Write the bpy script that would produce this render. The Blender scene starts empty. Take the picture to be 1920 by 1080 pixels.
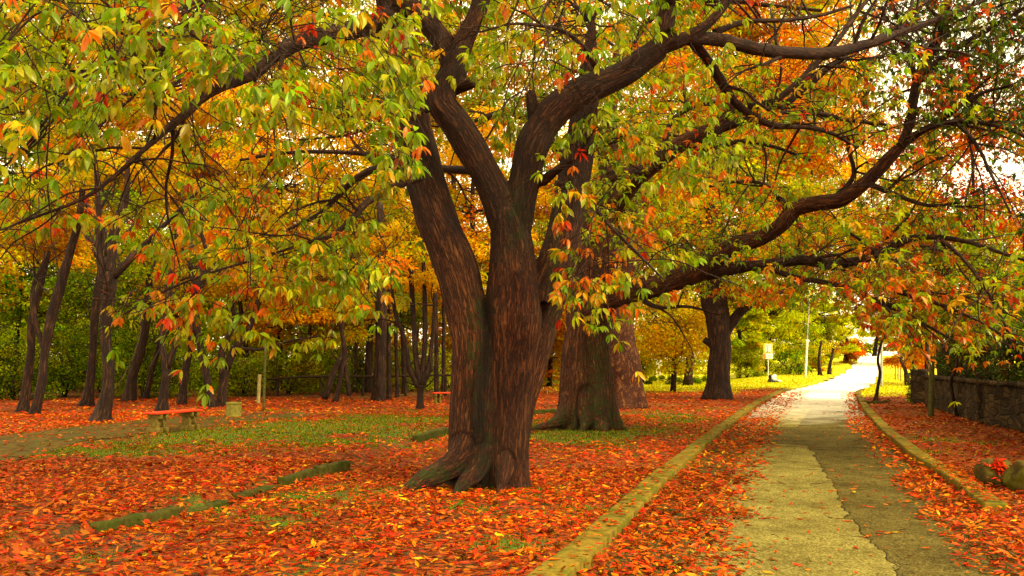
import bpy, bmesh, math, numpy as np
from mathutils import Vector
R = np.random.default_rng(11)
F = 1600.0; PITCH = math.atan(140 / F); CAMZ = 1.6
sc = bpy.context.scene
COL = sc.collection

# ------------------------------------------------------------------ projection helpers (plan the layout in metres)
def ray(px, py):
    a = (np.asarray(px, float) - 960) / F; b = (540 - np.asarray(py, float)) / F
    c, s = math.cos(PITCH), math.sin(PITCH)
    return a, c - b * s, s + b * c
def P(px, py, d):
    a, y, z = ray(px, py)
    return np.array([a / y * d, d, CAMZ + z / y * d], float)
def G(px, py, z=0.0):
    a, y, zz = ray(px, py)
    t = (z - CAMZ) / zz
    return a * t, y * t
def to_px(x, y, z=0.0):
    c, s = math.cos(PITCH), math.sin(PITCH)
    dz = z - CAMZ
    f = y * c + dz * s; u = -y * s + dz * c
    f = np.where(f > 0.05, f, 0.05)
    return 960 + F * x / f, 540 - F * u / f

# ------------------------------------------------------------------ noise
def _h(i, j, k):
    n = (i.astype(np.int64) * 374761393 + j.astype(np.int64) * 668265263 + k.astype(np.int64) * 2147483647 + 1013) & 0x7fffffff
    n = ((n ^ (n >> 13)) * 1274126177) & 0x7fffffff
    return ((n ^ (n >> 16)) & 0xffff) / 65535.0
def vnoise(p):
    p = np.asarray(p, float); i = np.floor(p).astype(np.int64); f = p - i; f = f * f * (3 - 2 * f)
    x, y, z = i[..., 0], i[..., 1], i[..., 2]; fx, fy, fz = f[..., 0], f[..., 1], f[..., 2]
    def L(a, b, t): return a + (b - a) * t
    a = L(L(_h(x, y, z), _h(x + 1, y, z), fx), L(_h(x, y + 1, z), _h(x + 1, y + 1, z), fx), fy)
    b = L(L(_h(x, y, z + 1), _h(x + 1, y, z + 1), fx), L(_h(x, y + 1, z + 1), _h(x + 1, y + 1, z + 1), fx), fy)
    return L(a, b, fz)
def n2(x, y, s=1.0, o=0.0):
    p = np.stack([np.asarray(x, float) * s + o, np.asarray(y, float) * s + o * 1.7, np.zeros_like(np.asarray(x, float)) + o], -1)
    return 0.6 * vnoise(p) + 0.28 * vnoise(p * 2.1 + 7) + 0.12 * vnoise(p * 4.3 + 13)
def ss(a, b, x):
    t = np.clip((np.asarray(x, float) - a) / (b - a), 0, 1); return t * t * (3 - 2 * t)

# ------------------------------------------------------------------ road edges and terrain
ROADZ = -0.10
def gl(pts, z=0.0): return [tuple(float(v) for v in G(a, b, z)) for a, b in pts]
def fl(px, d): return ((px - 960) / F * d * 1.0, float(d))
LE = gl([(1075, 1080), (1175, 980), (1266, 887), (1350, 813), (1415, 761), (1474, 729)])
RE = gl([(1890, 985), (1777, 898), (1702, 850), (1650, 805), (1617, 765), (1603, 735)])
d0 = LE[0]; s0 = (LE[1][0] - LE[0][0]) / (LE[1][1] - LE[0][1])
LE = [(d0[0] - s0 * 20, d0[1] - 20)] + LE + [fl(1548, 68), fl(1584, 82), fl(1602, 100), fl(1606, 130), fl(1606, 190)]
d0 = RE[0]; s0 = (RE[1][0] - RE[0][0]) / (RE[1][1] - RE[0][1])
RE = [(d0[0] - s0 * 20, d0[1] - 20)] + RE + [fl(1640, 66), fl(1650, 80), fl(1655, 100), fl(1656, 130), fl(1656, 190)]
LE = sorted(LE, key=lambda q: q[1]); RE = sorted(RE, key=lambda q: q[1])
LEy = np.array([q[1] for q in LE]); LEx = np.array([q[0] for q in LE])
REy = np.array([q[1] for q in RE]); REx = np.array([q[0] for q in RE])
def sminterp(y, ys, xs):
    y = np.asarray(y, float); w = np.maximum(0.8, 0.05 * np.abs(y)); r = 0
    for k in (-1, -.5, 0, .5, 1): r = r + np.interp(y + k * w, ys, xs)
    return r / 5
def xl(y): return sminterp(y, LEy, LEx)
def xr(y): return sminterp(y, REy, REx)
ED = sorted(gl([(-260, 1120), (170, 1000), (340, 962), (530, 908), (650, 882), (790, 822), (840, 803), (1000, 772)]), key=lambda q: q[1])
EDy = np.array([q[1] for q in ED]); EDx = np.array([q[0] for q in ED])
def hill(x, y):
    w = ss(0.22, 0.34, np.asarray(x, float) / np.maximum(y, 1))
    return 2.65 * ss(52, 128, y) * w
def H(x, y):
    x = np.asarray(x, float); y = np.asarray(y, float)
    e = np.interp(y, EDy, EDx)
    t = 0.11 * (1 - ss(-0.16, 0.02, x - e)) * ss(2, 6, y) * (1 - ss(21, 30, y)) - 0.035 * np.exp(-((x - e - .15) / 0.25) ** 2) * (1 - ss(21, 30, y))
    near = 1 - ss(60, 110, y)
    z = t + (n2(x, y, 0.35) - 0.5) * 0.11 * near + (n2(x, y, 1.6, 5) - 0.5) * 0.035 * near
    L, Rr = xl(y), xr(y)
    inside = ss(-0.02, 0.10, x - L) * ss(-0.02, 0.10, Rr - x)
    nearroad = ss(-1.0, -0.1, x - L) * ss(-1.0, -0.1, Rr - x)
    z = z * (1 - nearroad) - 0.02 * nearroad
    z = z * (1 - inside) + (ROADZ - 0.05) * inside
    return z + hill(x, y)
def roadz(x, y): return ROADZ + hill(x, y)
def surf(x, y):
    i = (x > xl(y)) & (x < xr(y))
    return np.where(i, roadz(x, y) + 0.006, H(x, y))
def GH(px, py):
    d = np.linspace(4, 160, 6000); a, yy, zz = ray(px, py)
    x = a / yy * d; h = CAMZ + zz / yy * d - H(x, d); k = int(np.argmax(h < 0)) if (h < 0).any() else int(np.argmin(h))
    return np.array([x[k], d[k], float(H(x[k], d[k]))])

# ------------------------------------------------------------------ mesh accumulator
class Acc:
    def __init__(s): s.v = []; s.l = []; s.n = []; s.c = []; s.b = []; s.k = 0
    def add(s, v, loops, sizes, col=None, bark=None):
        v = np.asarray(v, float).reshape(-1, 3); m = len(v)
        s.v.append(v); s.l.append(np.asarray(loops, np.int64).ravel() + s.k); s.n.append(np.asarray(sizes, np.int64).ravel())
        if col is None: col = (1, 1, 1)
        col = np.asarray(col, float)
        if col.ndim == 1: col = np.tile(col, (m, 1))
        s.c.append(col)
        s.b.append(np.asarray(bark, float).reshape(-1, 3) if bark is not None else v.copy())
        s.k += m
    def build(s, name, mat, parent=None, smooth=True):
        me = bpy.data.meshes.new(name)
        if s.k:
            v = np.concatenate(s.v); l = np.concatenate(s.l); n = np.concatenate(s.n)
            me.vertices.add(len(v)); me.vertices.foreach_set('co', v.astype(np.float32).ravel())
            me.loops.add(len(l)); me.loops.foreach_set('vertex_index', l.astype(np.int32))
            me.polygons.add(len(n)); st = np.concatenate([[0], np.cumsum(n)[:-1]])
            me.polygons.foreach_set('loop_start', st.astype(np.int32)); me.polygons.foreach_set('loop_total', n.astype(np.int32))
            me.polygons.foreach_set('use_smooth', np.full(len(n), smooth))
            me.update(calc_edges=True)
            c = np.concatenate(s.c); c = np.hstack([c, np.ones((len(c), 1))])
            a = me.color_attributes.new('Col', 'FLOAT_COLOR', 'POINT'); a.data.foreach_set('color', c.astype(np.float32).ravel())
            a = me.attributes.new('bark', 'FLOAT_VECTOR', 'POINT'); a.data.foreach_set('vector', np.concatenate(s.b).astype(np.float32).ravel())
            me.validate()
        me.materials.append(mat)
        o = bpy.data.objects.new(name, me); COL.objects.link(o)
        if parent is not None:
            o.parent = parent; o.location = -parent.location.copy() if False else (0, 0, 0)
            o.matrix_parent_inverse = parent.matrix_world.inverted() if False else o.matrix_parent_inverse
            if 'base' in parent: 
                b = np.array(parent['base'][:]); me.vertices.foreach_get
                co = np.empty(len(me.vertices) * 3, np.float32); me.vertices.foreach_get('co', co)
                co = co.reshape(-1, 3) - b.astype(np.float32); me.vertices.foreach_set('co', co.ravel()); me.update()
        return o
def tag(o, label=None, cat=None, group=None, kind=None):
    if label: o['label'] = label
    if cat: o['category'] = cat
    if group: o['group'] = group
    if kind: o['kind'] = kind
    return o
ROOTS = []
def thing(name, label, cat, base, group=None):
    o = bpy.data.objects.new(name, None); COL.objects.link(o); o.location = tuple(float(v) for v in base)
    o.empty_display_size = .2
    o['base'] = [float(v) for v in base]; ROOTS.append(o)
    return tag(o, label, cat, group)

def norm(v): return v / np.maximum(np.linalg.norm(v, axis=-1, keepdims=True), 1e-9)
def smooth_path(pts, rad, n=5):
    pts = np.asarray(pts, float); rad = np.asarray(rad, float)
    if len(pts) < 3:
        t = np.linspace(0, 1, n + 1)[:, None]; return pts[0] * (1 - t) + pts[-1] * t, rad[0] * (1 - t[:, 0]) + rad[-1] * t[:, 0]
    Q = np.vstack([2 * pts[0] - pts[1], pts, 2 * pts[-1] - pts[-2]]); out = []; ro = []
    for i in range(len(pts) - 1):
        a, b, c, d = Q[i:i + 4]
        for k in range(n):
            t = k / n
            out.append(.5 * ((2 * b) + (-a + c) * t + (2 * a - 5 * b + 4 * c - d) * t * t + (-a + 3 * b - 3 * c + d) * t ** 3))
            ro.append(rad[i] * (1 - t) + rad[i + 1] * t)
    out.append(pts[-1]); ro.append(rad[-1])
    return np.array(out), np.array(ro)
def frames(p):
    T = norm(np.gradient(p, axis=0)); N = np.zeros_like(T)
    ref = np.array([0, 1.0, 0]) if abs(T[0][1]) < .9 else np.array([1.0, 0, 0])
    n = norm(np.cross(T[0], ref))
    for i in range(len(p)):
        n = norm(n - T[i] * np.dot(n, T[i])); N[i] = n
    return T, N, np.cross(T, N)
def tube(acc, pts, rad, seg=8, lump=0.0, sm=5, flare=0.0, col=None, cap=True):
    p, r = smooth_path(pts, rad, sm) if sm else (np.asarray(pts, float), np.asarray(rad, float))
    T, N, B = frames(p); L = np.concatenate([[0], np.cumsum(np.linalg.norm(np.diff(p, axis=0), axis=1))])
    a = np.linspace(0, 2 * math.pi, seg, endpoint=False)
    off = N[:, None] * np.cos(a)[None, :, None] + B[:, None] * np.sin(a)[None, :, None]
    rr = np.tile(r[:, None], (1, seg))
    if lump:
        q = p[:, None] + off * r[:, None, None]
        rr = rr * (1 + lump * (vnoise(q * (0.8 / max(r.mean(), .02)) * .7 + 3) - .5) * 2)
    if flare:
        fl_ = np.exp(-L / (1.6 * r[0] + .01))[:, None] * flare
        rr = rr * (1 + fl_ * (1 + .6 * np.sin(a * 5 + 1)[None] + .4 * np.sin(a * 3 + p[0, 0])[None]))
    v = p[:, None] + off * rr[..., None]
    bk = np.stack([np.cos(a)[None] * rr, np.sin(a)[None] * rr, np.tile(L[:, None], (1, seg))], -1) + p[0] * 1.3
    n = len(p); i = np.arange(n - 1)[:, None] * seg; j = np.arange(seg)[None]; k = (j + 1) % seg
    q = np.stack([i + j, i + k, i + seg + k, i + seg + j], -1).reshape(-1)
    sizes = [4] * ((n - 1) * seg); loops = q
    if cap:
        loops = np.concatenate([q, np.arange(seg) + (n - 1) * seg, np.arange(seg)[::-1]]); sizes = sizes + [seg, seg]
    acc.add(v.reshape(-1, 3), loops, sizes, col, bk.reshape(-1, 3))
    return p, r
def twigs(acc, Pn, Rn, seg=3):
    """Pn N,K,3  Rn N,K"""
    Pn = np.asarray(Pn, float); Rn = np.asarray(Rn, float)
    if len(Pn) == 0: return
    N, K, _ = Pn.shape
    T = norm(np.gradient(Pn, axis=1)); ref = np.array([.31, .2, .93])
    A = norm(np.cross(T, ref)); B = np.cross(T, A)
    a = np.linspace(0, 2 * math.pi, seg, endpoint=False)
    off = A[:, :, None] * np.cos(a)[None, None, :, None] + B[:, :, None] * np.sin(a)[None, None, :, None]
    v = Pn[:, :, None] + off * Rn[:, :, None, None]
    i = (np.arange(N) * K * seg)[:, None, None] + (np.arange(K - 1) * seg)[None, :, None]; j = np.arange(seg)[None, None]; k = (j + 1) % seg
    q = np.stack([i + j, i + k, i + seg + k, i + seg + j], -1).reshape(-1)
    acc.add(v.reshape(-1, 3), q, np.full(len(q) // 4, 4))
# leaf templates (along, across, up)
CH = (np.array([[0, 0, 0], [.10, 0, 0], [.38, .40, .06], [.38, 0, 0], [.38, -.40, .06], [.72, .38, .0], [.72, 0, -.06], [.72, -.38, .0], [1, 0, -.16]]),
      [1, 3, 2, 1, 4, 3, 2, 3, 6, 5, 3, 4, 7, 6, 5, 6, 8, 6, 7, 8], [3, 3, 4, 4, 3, 3])
LF = (np.array([[0, 0, 0], [.45, .5, .08], [1, 0, -.12], [.45, -.5, .08], [.45, 0, 0]]), [0, 4, 1, 0, 3, 4, 1, 4, 2, 4, 3, 2], [3, 3, 3, 3])
RH = (np.array([[0, 0, 0], [.45, .5, .05], [1, 0, -.1], [.45, -.5, .05]]), [0, 3, 2, 1], [4])
def vcol(col, tv, K):
    N = len(col); c = np.repeat(col, K, axis=0).reshape(N, K, 3)
    t = np.clip((tv[:, 0] - .55) * 1.6, 0, 1)[None, :, None] + (np.abs(tv[:, 1]) > .3)[None, :, None] * .25
    amt = np.where(R.random(N) < .4, R.uniform(.2, .9, N), 0)[:, None, None] * t
    tgt = np.array([.45, .14, .006]) * R.uniform(.3, 1.3, (N, 1, 1))
    return (c * (1 - amt) + tgt * amt).reshape(-1, 3)
def leaves(acc, pos, d, up, ln, wd, col, tmpl):
    tv, tl, ts = tmpl; N = len(pos)
    if N == 0: return
    d = norm(d); s = norm(np.cross(d, up)); u = np.cross(s, d)
    ln = np.broadcast_to(ln, (N,)); wd = np.broadcast_to(wd, (N,))
    v = pos[:, None] + d[:, None] * (tv[:, 0][None] * ln[:, None])[..., None] + s[:, None] * (tv[:, 1][None] * wd[:, None])[..., None] + u[:, None] * (tv[:, 2][None] * ln[:, None])[..., None]
    K = len(tv); lo = (np.arange(N) * K)[:, None] + np.array(tl)[None]
    acc.add(v.reshape(-1, 3), lo.ravel(), np.tile(ts, N), vcol(col, tv, K))
def rv(n): return norm(R.normal(size=(n, 3)))

PAL = dict(
 green=(.22, .40, .004), dgreen=(.035, .11, .005), ygreen=(.50, .58, .006), lime=(.74, .80, .008), yellow=(.80, .50, .010),
 gold=(.82, .43, .005), orange=(.82, .19, .005), dorange=(.58, .10, .004), red=(.68, .028, .004), dred=(.32, .014, .003), brown=(.14, .04, .005), olive=(.24, .22, .005))
def colors(n, w, jit=.22):
    ks = list(w); pr = np.array([w[k] for k in ks], float); pr /= pr.sum()
    c = np.array([PAL[k] for k in ks])[R.choice(len(ks), n, p=pr)]
    return c * (1 + R.uniform(-jit, jit, (n, 1))) * (1 + R.uniform(-.1, .1, (n, 3)))
MIX_MAIN = dict(green=4.2, ygreen=3.6, yellow=.5, gold=.6, orange=1.7, dorange=.4, red=.6, brown=.15)

# ------------------------------------------------------------------ materials
def newmat(name):
    m = bpy.data.materials.new(name); m.use_nodes = True; nt = m.node_tree; nt.nodes.clear()
    o = nt.nodes.new('ShaderNodeOutputMaterial'); return m, nt, o
def nd(nt, t, **k):
    n = nt.nodes.new(t)
    for a, b in k.items():
        if a in n.inputs.keys() if False else False: pass
        setattr(n, a, b)
    return n
def ramp(nt, stops):
    r = nt.nodes.new('ShaderNodeValToRGB'); e = r.color_ramp.elements
    while len(e) > 1: e.remove(e[-1])
    e[0].position = stops[0][0]; e[0].color = (*stops[0][1], 1)
    for p_, c in stops[1:]:
        x = e.new(p_); x.color = (*c, 1)
    return r
def mix(nt, a, b, fac, mode='MIX'):
    m = nt.nodes.new('ShaderNodeMix'); m.data_type = 'RGBA'; m.blend_type = mode
    def put(s, v):
        if hasattr(v, 'is_linked') or hasattr(v, 'links'): nt.links.new(v, s)
        else: s.default_value = v if not isinstance(v, tuple) or len(v) == 4 else (*v, 1)
    if hasattr(fac, 'links'): nt.links.new(fac, m.inputs[0])
    else: m.inputs[0].default_value = fac
    put(m.inputs[6], a); put(m.inputs[7], b)
    return m.outputs[2]
def noise(nt, vec, scale, detail=4, rough=.55, dist=0):
    n = nt.nodes.new('ShaderNodeTexNoise'); n.inputs['Scale'].default_value = scale; n.inputs['Detail'].default_value = detail
    n.inputs['Roughness'].default_value = rough; n.inputs['Distortion'].default_value = dist
    if vec is not None: nt.links.new(vec, n.inputs['Vector'])
    return n
def mapping(nt, vec, sc_):
    m = nt.nodes.new('ShaderNodeMapping'); m.inputs['Scale'].default_value = sc_; nt.links.new(vec, m.inputs['Vector']); return m.outputs[0]
def attr(nt, name):
    a = nt.nodes.new('ShaderNodeAttribute'); a.attribute_name = name; return a
def math_(nt, op, a, b=0.0):
    m = nt.nodes.new('ShaderNodeMath'); m.operation = op
    for i, v in enumerate((a, b)):
        if hasattr(v, 'links'): nt.links.new(v, m.inputs[i])
        else: m.inputs[i].default_value = v
    return m.outputs[0]
def bump(nt, h, strength, dist):
    b = nt.nodes.new('ShaderNodeBump'); b.inputs['Strength'].default_value = strength; b.inputs['Distance'].default_value = dist
    nt.links.new(h, b.inputs['Height']); return b.outputs[0]
def geo(nt): return nt.nodes.new('ShaderNodeNewGeometry').outputs['Position']
def principled(nt, o, col, rough=.8, nrm=None, spec=.3, metal=0):
    p = nt.nodes.new('ShaderNodeBsdfPrincipled')
    if hasattr(col, 'links'): nt.links.new(col, p.inputs['Base Color'])
    else: p.inputs['Base Color'].default_value = (*col, 1)
    p.inputs['Roughness'].default_value = rough; p.inputs['Specular IOR Level'].default_value = spec; p.inputs['Metallic'].default_value = metal
    if nrm is not None: nt.links.new(nrm, p.inputs['Normal'])
    nt.links.new(p.outputs[0], o.inputs[0]); return p
def leaf_mat(name, trans=.45, gloss=.05):
    m, nt, o = newmat(name); a = attr(nt, 'Col')
    n = noise(nt, geo(nt), 28, 3); c = mix(nt, a.outputs['Color'], (0.55, .5, .5), math_(nt, 'MULTIPLY', n.outputs[0], .9), 'MULTIPLY')
    d = nt.nodes.new('ShaderNodeBsdfDiffuse'); t = nt.nodes.new('ShaderNodeBsdfTranslucent'); g = nt.nodes.new('ShaderNodeBsdfGlossy')
    nt.links.new(c, d.inputs[0]); nt.links.new(c, t.inputs[0]); g.inputs['Roughness'].default_value = .38
    g.inputs['Color'].default_value = (1, .85, .45, 1)
    m1 = nt.nodes.new('ShaderNodeMixShader'); m1.inputs[0].default_value = trans; nt.links.new(d.outputs[0], m1.inputs[1]); nt.links.new(t.outputs[0], m1.inputs[2])
    m2 = nt.nodes.new('ShaderNodeMixShader'); m2.inputs[0].default_value = gloss; nt.links.new(m1.outputs[0], m2.inputs[1]); nt.links.new(g.outputs[0], m2.inputs[2])
    nt.links.new((m2 if gloss else m1).outputs[0], o.inputs[0]); return m
def bark_mat(name, dark, mid, light, moss=None, sx=44, sz=4.6, bstr=1.0, bd=.03, mossamt=.0):
    m, nt, o = newmat(name); b = attr(nt, 'bark').outputs['Vector']
    wv = noise(nt, b, 5, 3); wp_ = nt.nodes.new('ShaderNodeVectorMath'); wp_.operation = 'MULTIPLY_ADD'; nt.links.new(wv.outputs['Color'], wp_.inputs[0]); wp_.inputs[1].default_value = (.05, .05, .05); nt.links.new(b, wp_.inputs[2])
    def ridged(k, kz, det):
        n = noise(nt, mapping(nt, wp_.outputs[0], (k, k, kz)), 1.0, det, .6)
        return math_(nt, 'MINIMUM', math_(nt, 'MULTIPLY', math_(nt, 'ABSOLUTE', math_(nt, 'SUBTRACT', n.outputs[0], .5)), 7.5), 1.0)
    n3 = noise(nt, b, 2.2, 4); fine = noise(nt, mapping(nt, b, (90, 90, 30)), 1.0, 4, .7)
    h = math_(nt, 'ADD', math_(nt, 'MULTIPLY', ridged(sx * .55, sz * .5, 4), .62), math_(nt, 'ADD', math_(nt, 'MULTIPLY', ridged(sx * 1.3, sz * 1.6, 3), .28), math_(nt, 'MULTIPLY', fine.outputs[0], .34)))
    r = ramp(nt, [(.45, dark), (.75, mid), (1.05, light)]); 
    r = ramp(nt, [(.18, dark), (.62, mid), (1.0, light)]); nt.links.new(math_(nt, 'MULTIPLY', h, .85), r.inputs[0])
    lo_ = ramp(nt, [(.38, (0, 0, 0)), (.62, (1, 1, 1))]); nt.links.new(n3.outputs[0], lo_.inputs[0]); c = mix(nt, r.outputs[0], (.52, .34, .26), math_(nt, 'MULTIPLY', lo_.outputs[0], .75), 'MULTIPLY')
    if moss is not None:
        a = attr(nt, 'Col'); sp = nt.nodes.new('ShaderNodeSeparateColor'); nt.links.new(a.outputs['Color'], sp.inputs[0])
        mm = math_(nt, 'MULTIPLY', sp.outputs[1], math_(nt, 'GREATER_THAN', noise(nt, b, 9, 6, .75).outputs[0], .49))
        rr = ramp(nt, [(0, (0, 0, 0)), (1, (1, 1, 1))]); nt.links.new(mm, rr.inputs[0])
        c = mix(nt, c, mix(nt, c, moss, .75), rr.outputs[0]); c = mix(nt, c, mix(nt, (.01, .012, .002), moss, h), math_(nt, 'MULTIPLY', rr.outputs[0], .35))
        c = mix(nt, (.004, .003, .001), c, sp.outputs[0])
    principled(nt, o, c, .85, bump(nt, h, bstr, bd), .25)
    return m
M = {}
M['leaf'] = leaf_mat('chestnut_leaf', .56, .03)
M['far_leaf'] = leaf_mat('distant_leaf', .58, 0)
M['litter'] = leaf_mat('litter_leaf', .22, .03)
M['bark'] = bark_mat('furrowed_bark', (.012, .004, .0015), (.115, .033, .008), (.29, .115, .030), (.030, .046, .004))
M['bark_branch'] = bark_mat('branch_bark', (.008, .003, .0015), (.040, .014, .005), (.12, .05, .018), None, 40, 8, .7, .015)
M['bark_far'] = bark_mat('woodland_bark', (.006, .003, .0015), (.035, .013, .005), (.11, .05, .018), None, 18, 3, .8, .03)
M['bark_plane'] = bark_mat('mottled_bark', (.03, .008, .003), (.11, .032, .008), (.30, .14, .04), None, 12, 7, .8, .04)
M['twig'] = bark_mat('twig_bark', (.012, .005, .002), (.03, .012, .005), (.06, .03, .012), None, 60, 20, .2, .003)

def ground_mat():
    m, nt, o = newmat('leafy_ground'); a = attr(nt, 'Col'); sp = nt.nodes.new('ShaderNodeSeparateColor'); nt.links.new(a.outputs['Color'], sp.inputs[0])
    g = geo(nt); n1 = noise(nt, g, 3, 5); n2_ = noise(nt, g, 40, 4)
    soil = ramp(nt, [(.3, (.020, .010, .003)), (.7, (.085, .045, .010))]); nt.links.new(n2_.outputs[0], soil.inputs[0])
    grass = ramp(nt, [(.3, (.035, .060, .004)), (.7, (.11, .16, .010))]); nt.links.new(n2_.outputs[0], grass.inputs[0])
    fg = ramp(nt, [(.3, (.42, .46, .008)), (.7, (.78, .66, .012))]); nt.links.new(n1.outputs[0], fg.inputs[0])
    v = nt.nodes.new('ShaderNodeTexVoronoi'); v.inputs['Scale'].default_value = 15; nt.links.new(mapping(nt, g, (1, 1.4, 1)), v.inputs['Vector'])
    lr = ramp(nt, [(0, (.06, .010, .002)), (.3, (.26, .03, .004)), (.6, (.30, .06, .005)), (.85, (.12, .02, .003)), (1, (.34, .12, .008))]); 
    s2 = nt.nodes.new('ShaderNodeSeparateColor'); nt.links.new(v.outputs['Color'], s2.inputs[0]); nt.links.new(s2.outputs[0], lr.inputs[0])
    c = mix(nt, soil.outputs[0], grass.outputs[0], sp.outputs[1])
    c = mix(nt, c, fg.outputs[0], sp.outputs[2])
    lf = math_(nt, 'GREATER_THAN', math_(nt, 'ADD', sp.outputs[0], math_(nt, 'MULTIPLY', math_(nt, 'SUBTRACT', s2.outputs[1], .5), .9)), .5)
    c = mix(nt, c, lr.outputs[0], lf)
    principled(nt, o, c, .9, bump(nt, math_(nt, 'ADD', n2_.outputs[0], s2.outputs[2]), .7, .03), .15); return m
M['ground'] = ground_mat()
def asphalt(name, a_, b_, c_, wet=.95):
    m, nt, o = newmat(name); g = geo(nt)
    v = nt.nodes.new('ShaderNodeTexVoronoi'); v.inputs['Scale'].default_value = 75; nt.links.new(g, v.inputs['Vector'])
    s2 = nt.nodes.new('ShaderNodeSeparateColor'); nt.links.new(v.outputs['Color'], s2.inputs[0])
    r = ramp(nt, [(0, a_), (.6, b_), (1, c_)]); nt.links.new(s2.outputs[0], r.inputs[0])
    n1 = noise(nt, g, 1.1, 5, .6); n3 = noise(nt, g, 6, 5, .65)
    st = ramp(nt, [(.34, (.40, .36, .30)), (.60, (1.0, 1.0, 1.08))]); nt.links.new(math_(nt, 'ADD', math_(nt, 'MULTIPLY', n1.outputs[0], .6), math_(nt, 'MULTIPLY', n3.outputs[0], .4)), st.inputs[0])
    c = mix(nt, r.outputs[0], st.outputs[0], 1.0, 'MULTIPLY')
    # cracks
    cv = nt.nodes.new('ShaderNodeTexVoronoi'); cv.feature = 'DISTANCE_TO_EDGE'; cv.inputs['Scale'].default_value = .9
    wn = noise(nt, g, 3, 5); mm = nt.nodes.new('ShaderNodeVectorMath'); mm.operation = 'ADD'
    nt.links.new(g, mm.inputs[0]); nt.links.new(wn.outputs['Color'], mm.inputs[1]); nt.links.new(mm.outputs[0], cv.inputs['Vector'])
    ck = math_(nt, 'LESS_THAN', cv.outputs[0], .006); ck = math_(nt, 'MULTIPLY', ck, math_(nt, 'GREATER_THAN', n1.outputs[0], .50))
    c = mix(nt, c, (.02, .015, .005), math_(nt, 'MULTIPLY', ck, .8))
    # far, open part: pale concrete, with its overexposed daylight put into the colour
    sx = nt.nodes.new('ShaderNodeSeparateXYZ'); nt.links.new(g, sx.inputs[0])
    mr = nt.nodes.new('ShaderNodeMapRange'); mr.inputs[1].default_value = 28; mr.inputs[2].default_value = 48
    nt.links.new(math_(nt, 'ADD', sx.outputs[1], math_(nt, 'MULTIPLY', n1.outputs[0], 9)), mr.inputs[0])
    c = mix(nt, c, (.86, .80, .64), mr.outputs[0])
    principled(nt, o, c, wet, bump(nt, s2.outputs[0], .5, .006), .08); return m
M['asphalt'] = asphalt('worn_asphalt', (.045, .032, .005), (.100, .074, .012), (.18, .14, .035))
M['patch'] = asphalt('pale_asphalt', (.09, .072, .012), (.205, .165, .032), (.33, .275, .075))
def simple(name, c1, c2, scale, rough=.8, bs=.5, bd=.01, moss=None, mscale=5, mthr=.5, spec=.25):
    m, nt, o = newmat(name); g = nt.nodes.new('ShaderNodeTexCoord').outputs['Object']
    n1 = noise(nt, g, scale, 6, .65); r = ramp(nt, [(.32, c1), (.68, c2)]); nt.links.new(n1.outputs[0], r.inputs[0]); c = r.outputs[0]
    if moss:
        n = noise(nt, g, mscale, 5, .7); q = ramp(nt, [(mthr - .06, (0, 0, 0)), (mthr + .06, (1, 1, 1))]); nt.links.new(n.outputs[0], q.inputs[0]); c = mix(nt, c, moss, q.outputs[0])
    principled(nt, o, c, rough, bump(nt, n1.outputs[0], bs, bd), spec * .4); return m
M['kerb'] = simple('mossy_concrete', (.080, .052, .005), (.23, .15, .015), 9, .9, .6, .01, (.085, .085, .005), 3, .54)
M['edging'] = simple('mossy_edging_stone', (.03, .024, .005), (.10, .08, .012), 12, .9, .8, .012, (.035, .045, .004), 5, .5)
M['dirt'] = simple('trodden_earth', (.040, .024, .003), (.095, .058, .006), 3, .9, .5, .01, (.04, .045, .003), 2, .56)
M['rock'] = simple('mossy_rock', (.02, .013, .003), (.10, .065, .012), 6, .9, .9, .02, (.075, .070, .004), 4, .52)
M['redmoss'] = simple('red_leaf_heap', (.45, .02, .004), (.75, .05, .008), 30, .8, .8, .01)
M['redpaint'] = simple('red_paint', (.50, .025, .005), (.72, .06, .012), 20, .5, .2, .003, (.35, .10, .03), 30, .64, .4)
M['concrete'] = simple('cast_concrete', (.09, .06, .010), (.23, .16, .03), 14, .85, .5, .008)
M['bin'] = simple('bin_concrete', (.12, .10, .015), (.27, .22, .04), 10, .85, .4, .008)
M['post'] = simple('weathered_post', (.035, .035, .008), (.10, .09, .02), 12, .85, .5, .01)
M['palepost'] = simple('pale_post', (.20, .16, .05), (.34, .28, .10), 6, .7, .2, .003)
M['whitepaint'] = simple('white_enamel', (.70, .68, .55), (.82, .80, .70), 5, .4, .1, .001)
M['yellow'] = simple('yellow_backing', (.70, .48, .06), (.8, .6, .12), 6, .5, .1, .001)
M['orangepaint'] = simple('orange_enamel', (.75, .14, .01), (.85, .20, .02), 6, .5, .1, .001)
M['black'] = simple('black_plastic', (.01, .01, .01), (.03, .03, .03), 15, .4, .4, .02)
M['galv'] = simple('galvanised_steel', (.25, .25, .20), (.42, .42, .34), 5, .5, .1, .002)
M['rail'] = simple('dark_rail', (.015, .010, .005), (.05, .03, .012), 9, .8, .4, .01)
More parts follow.
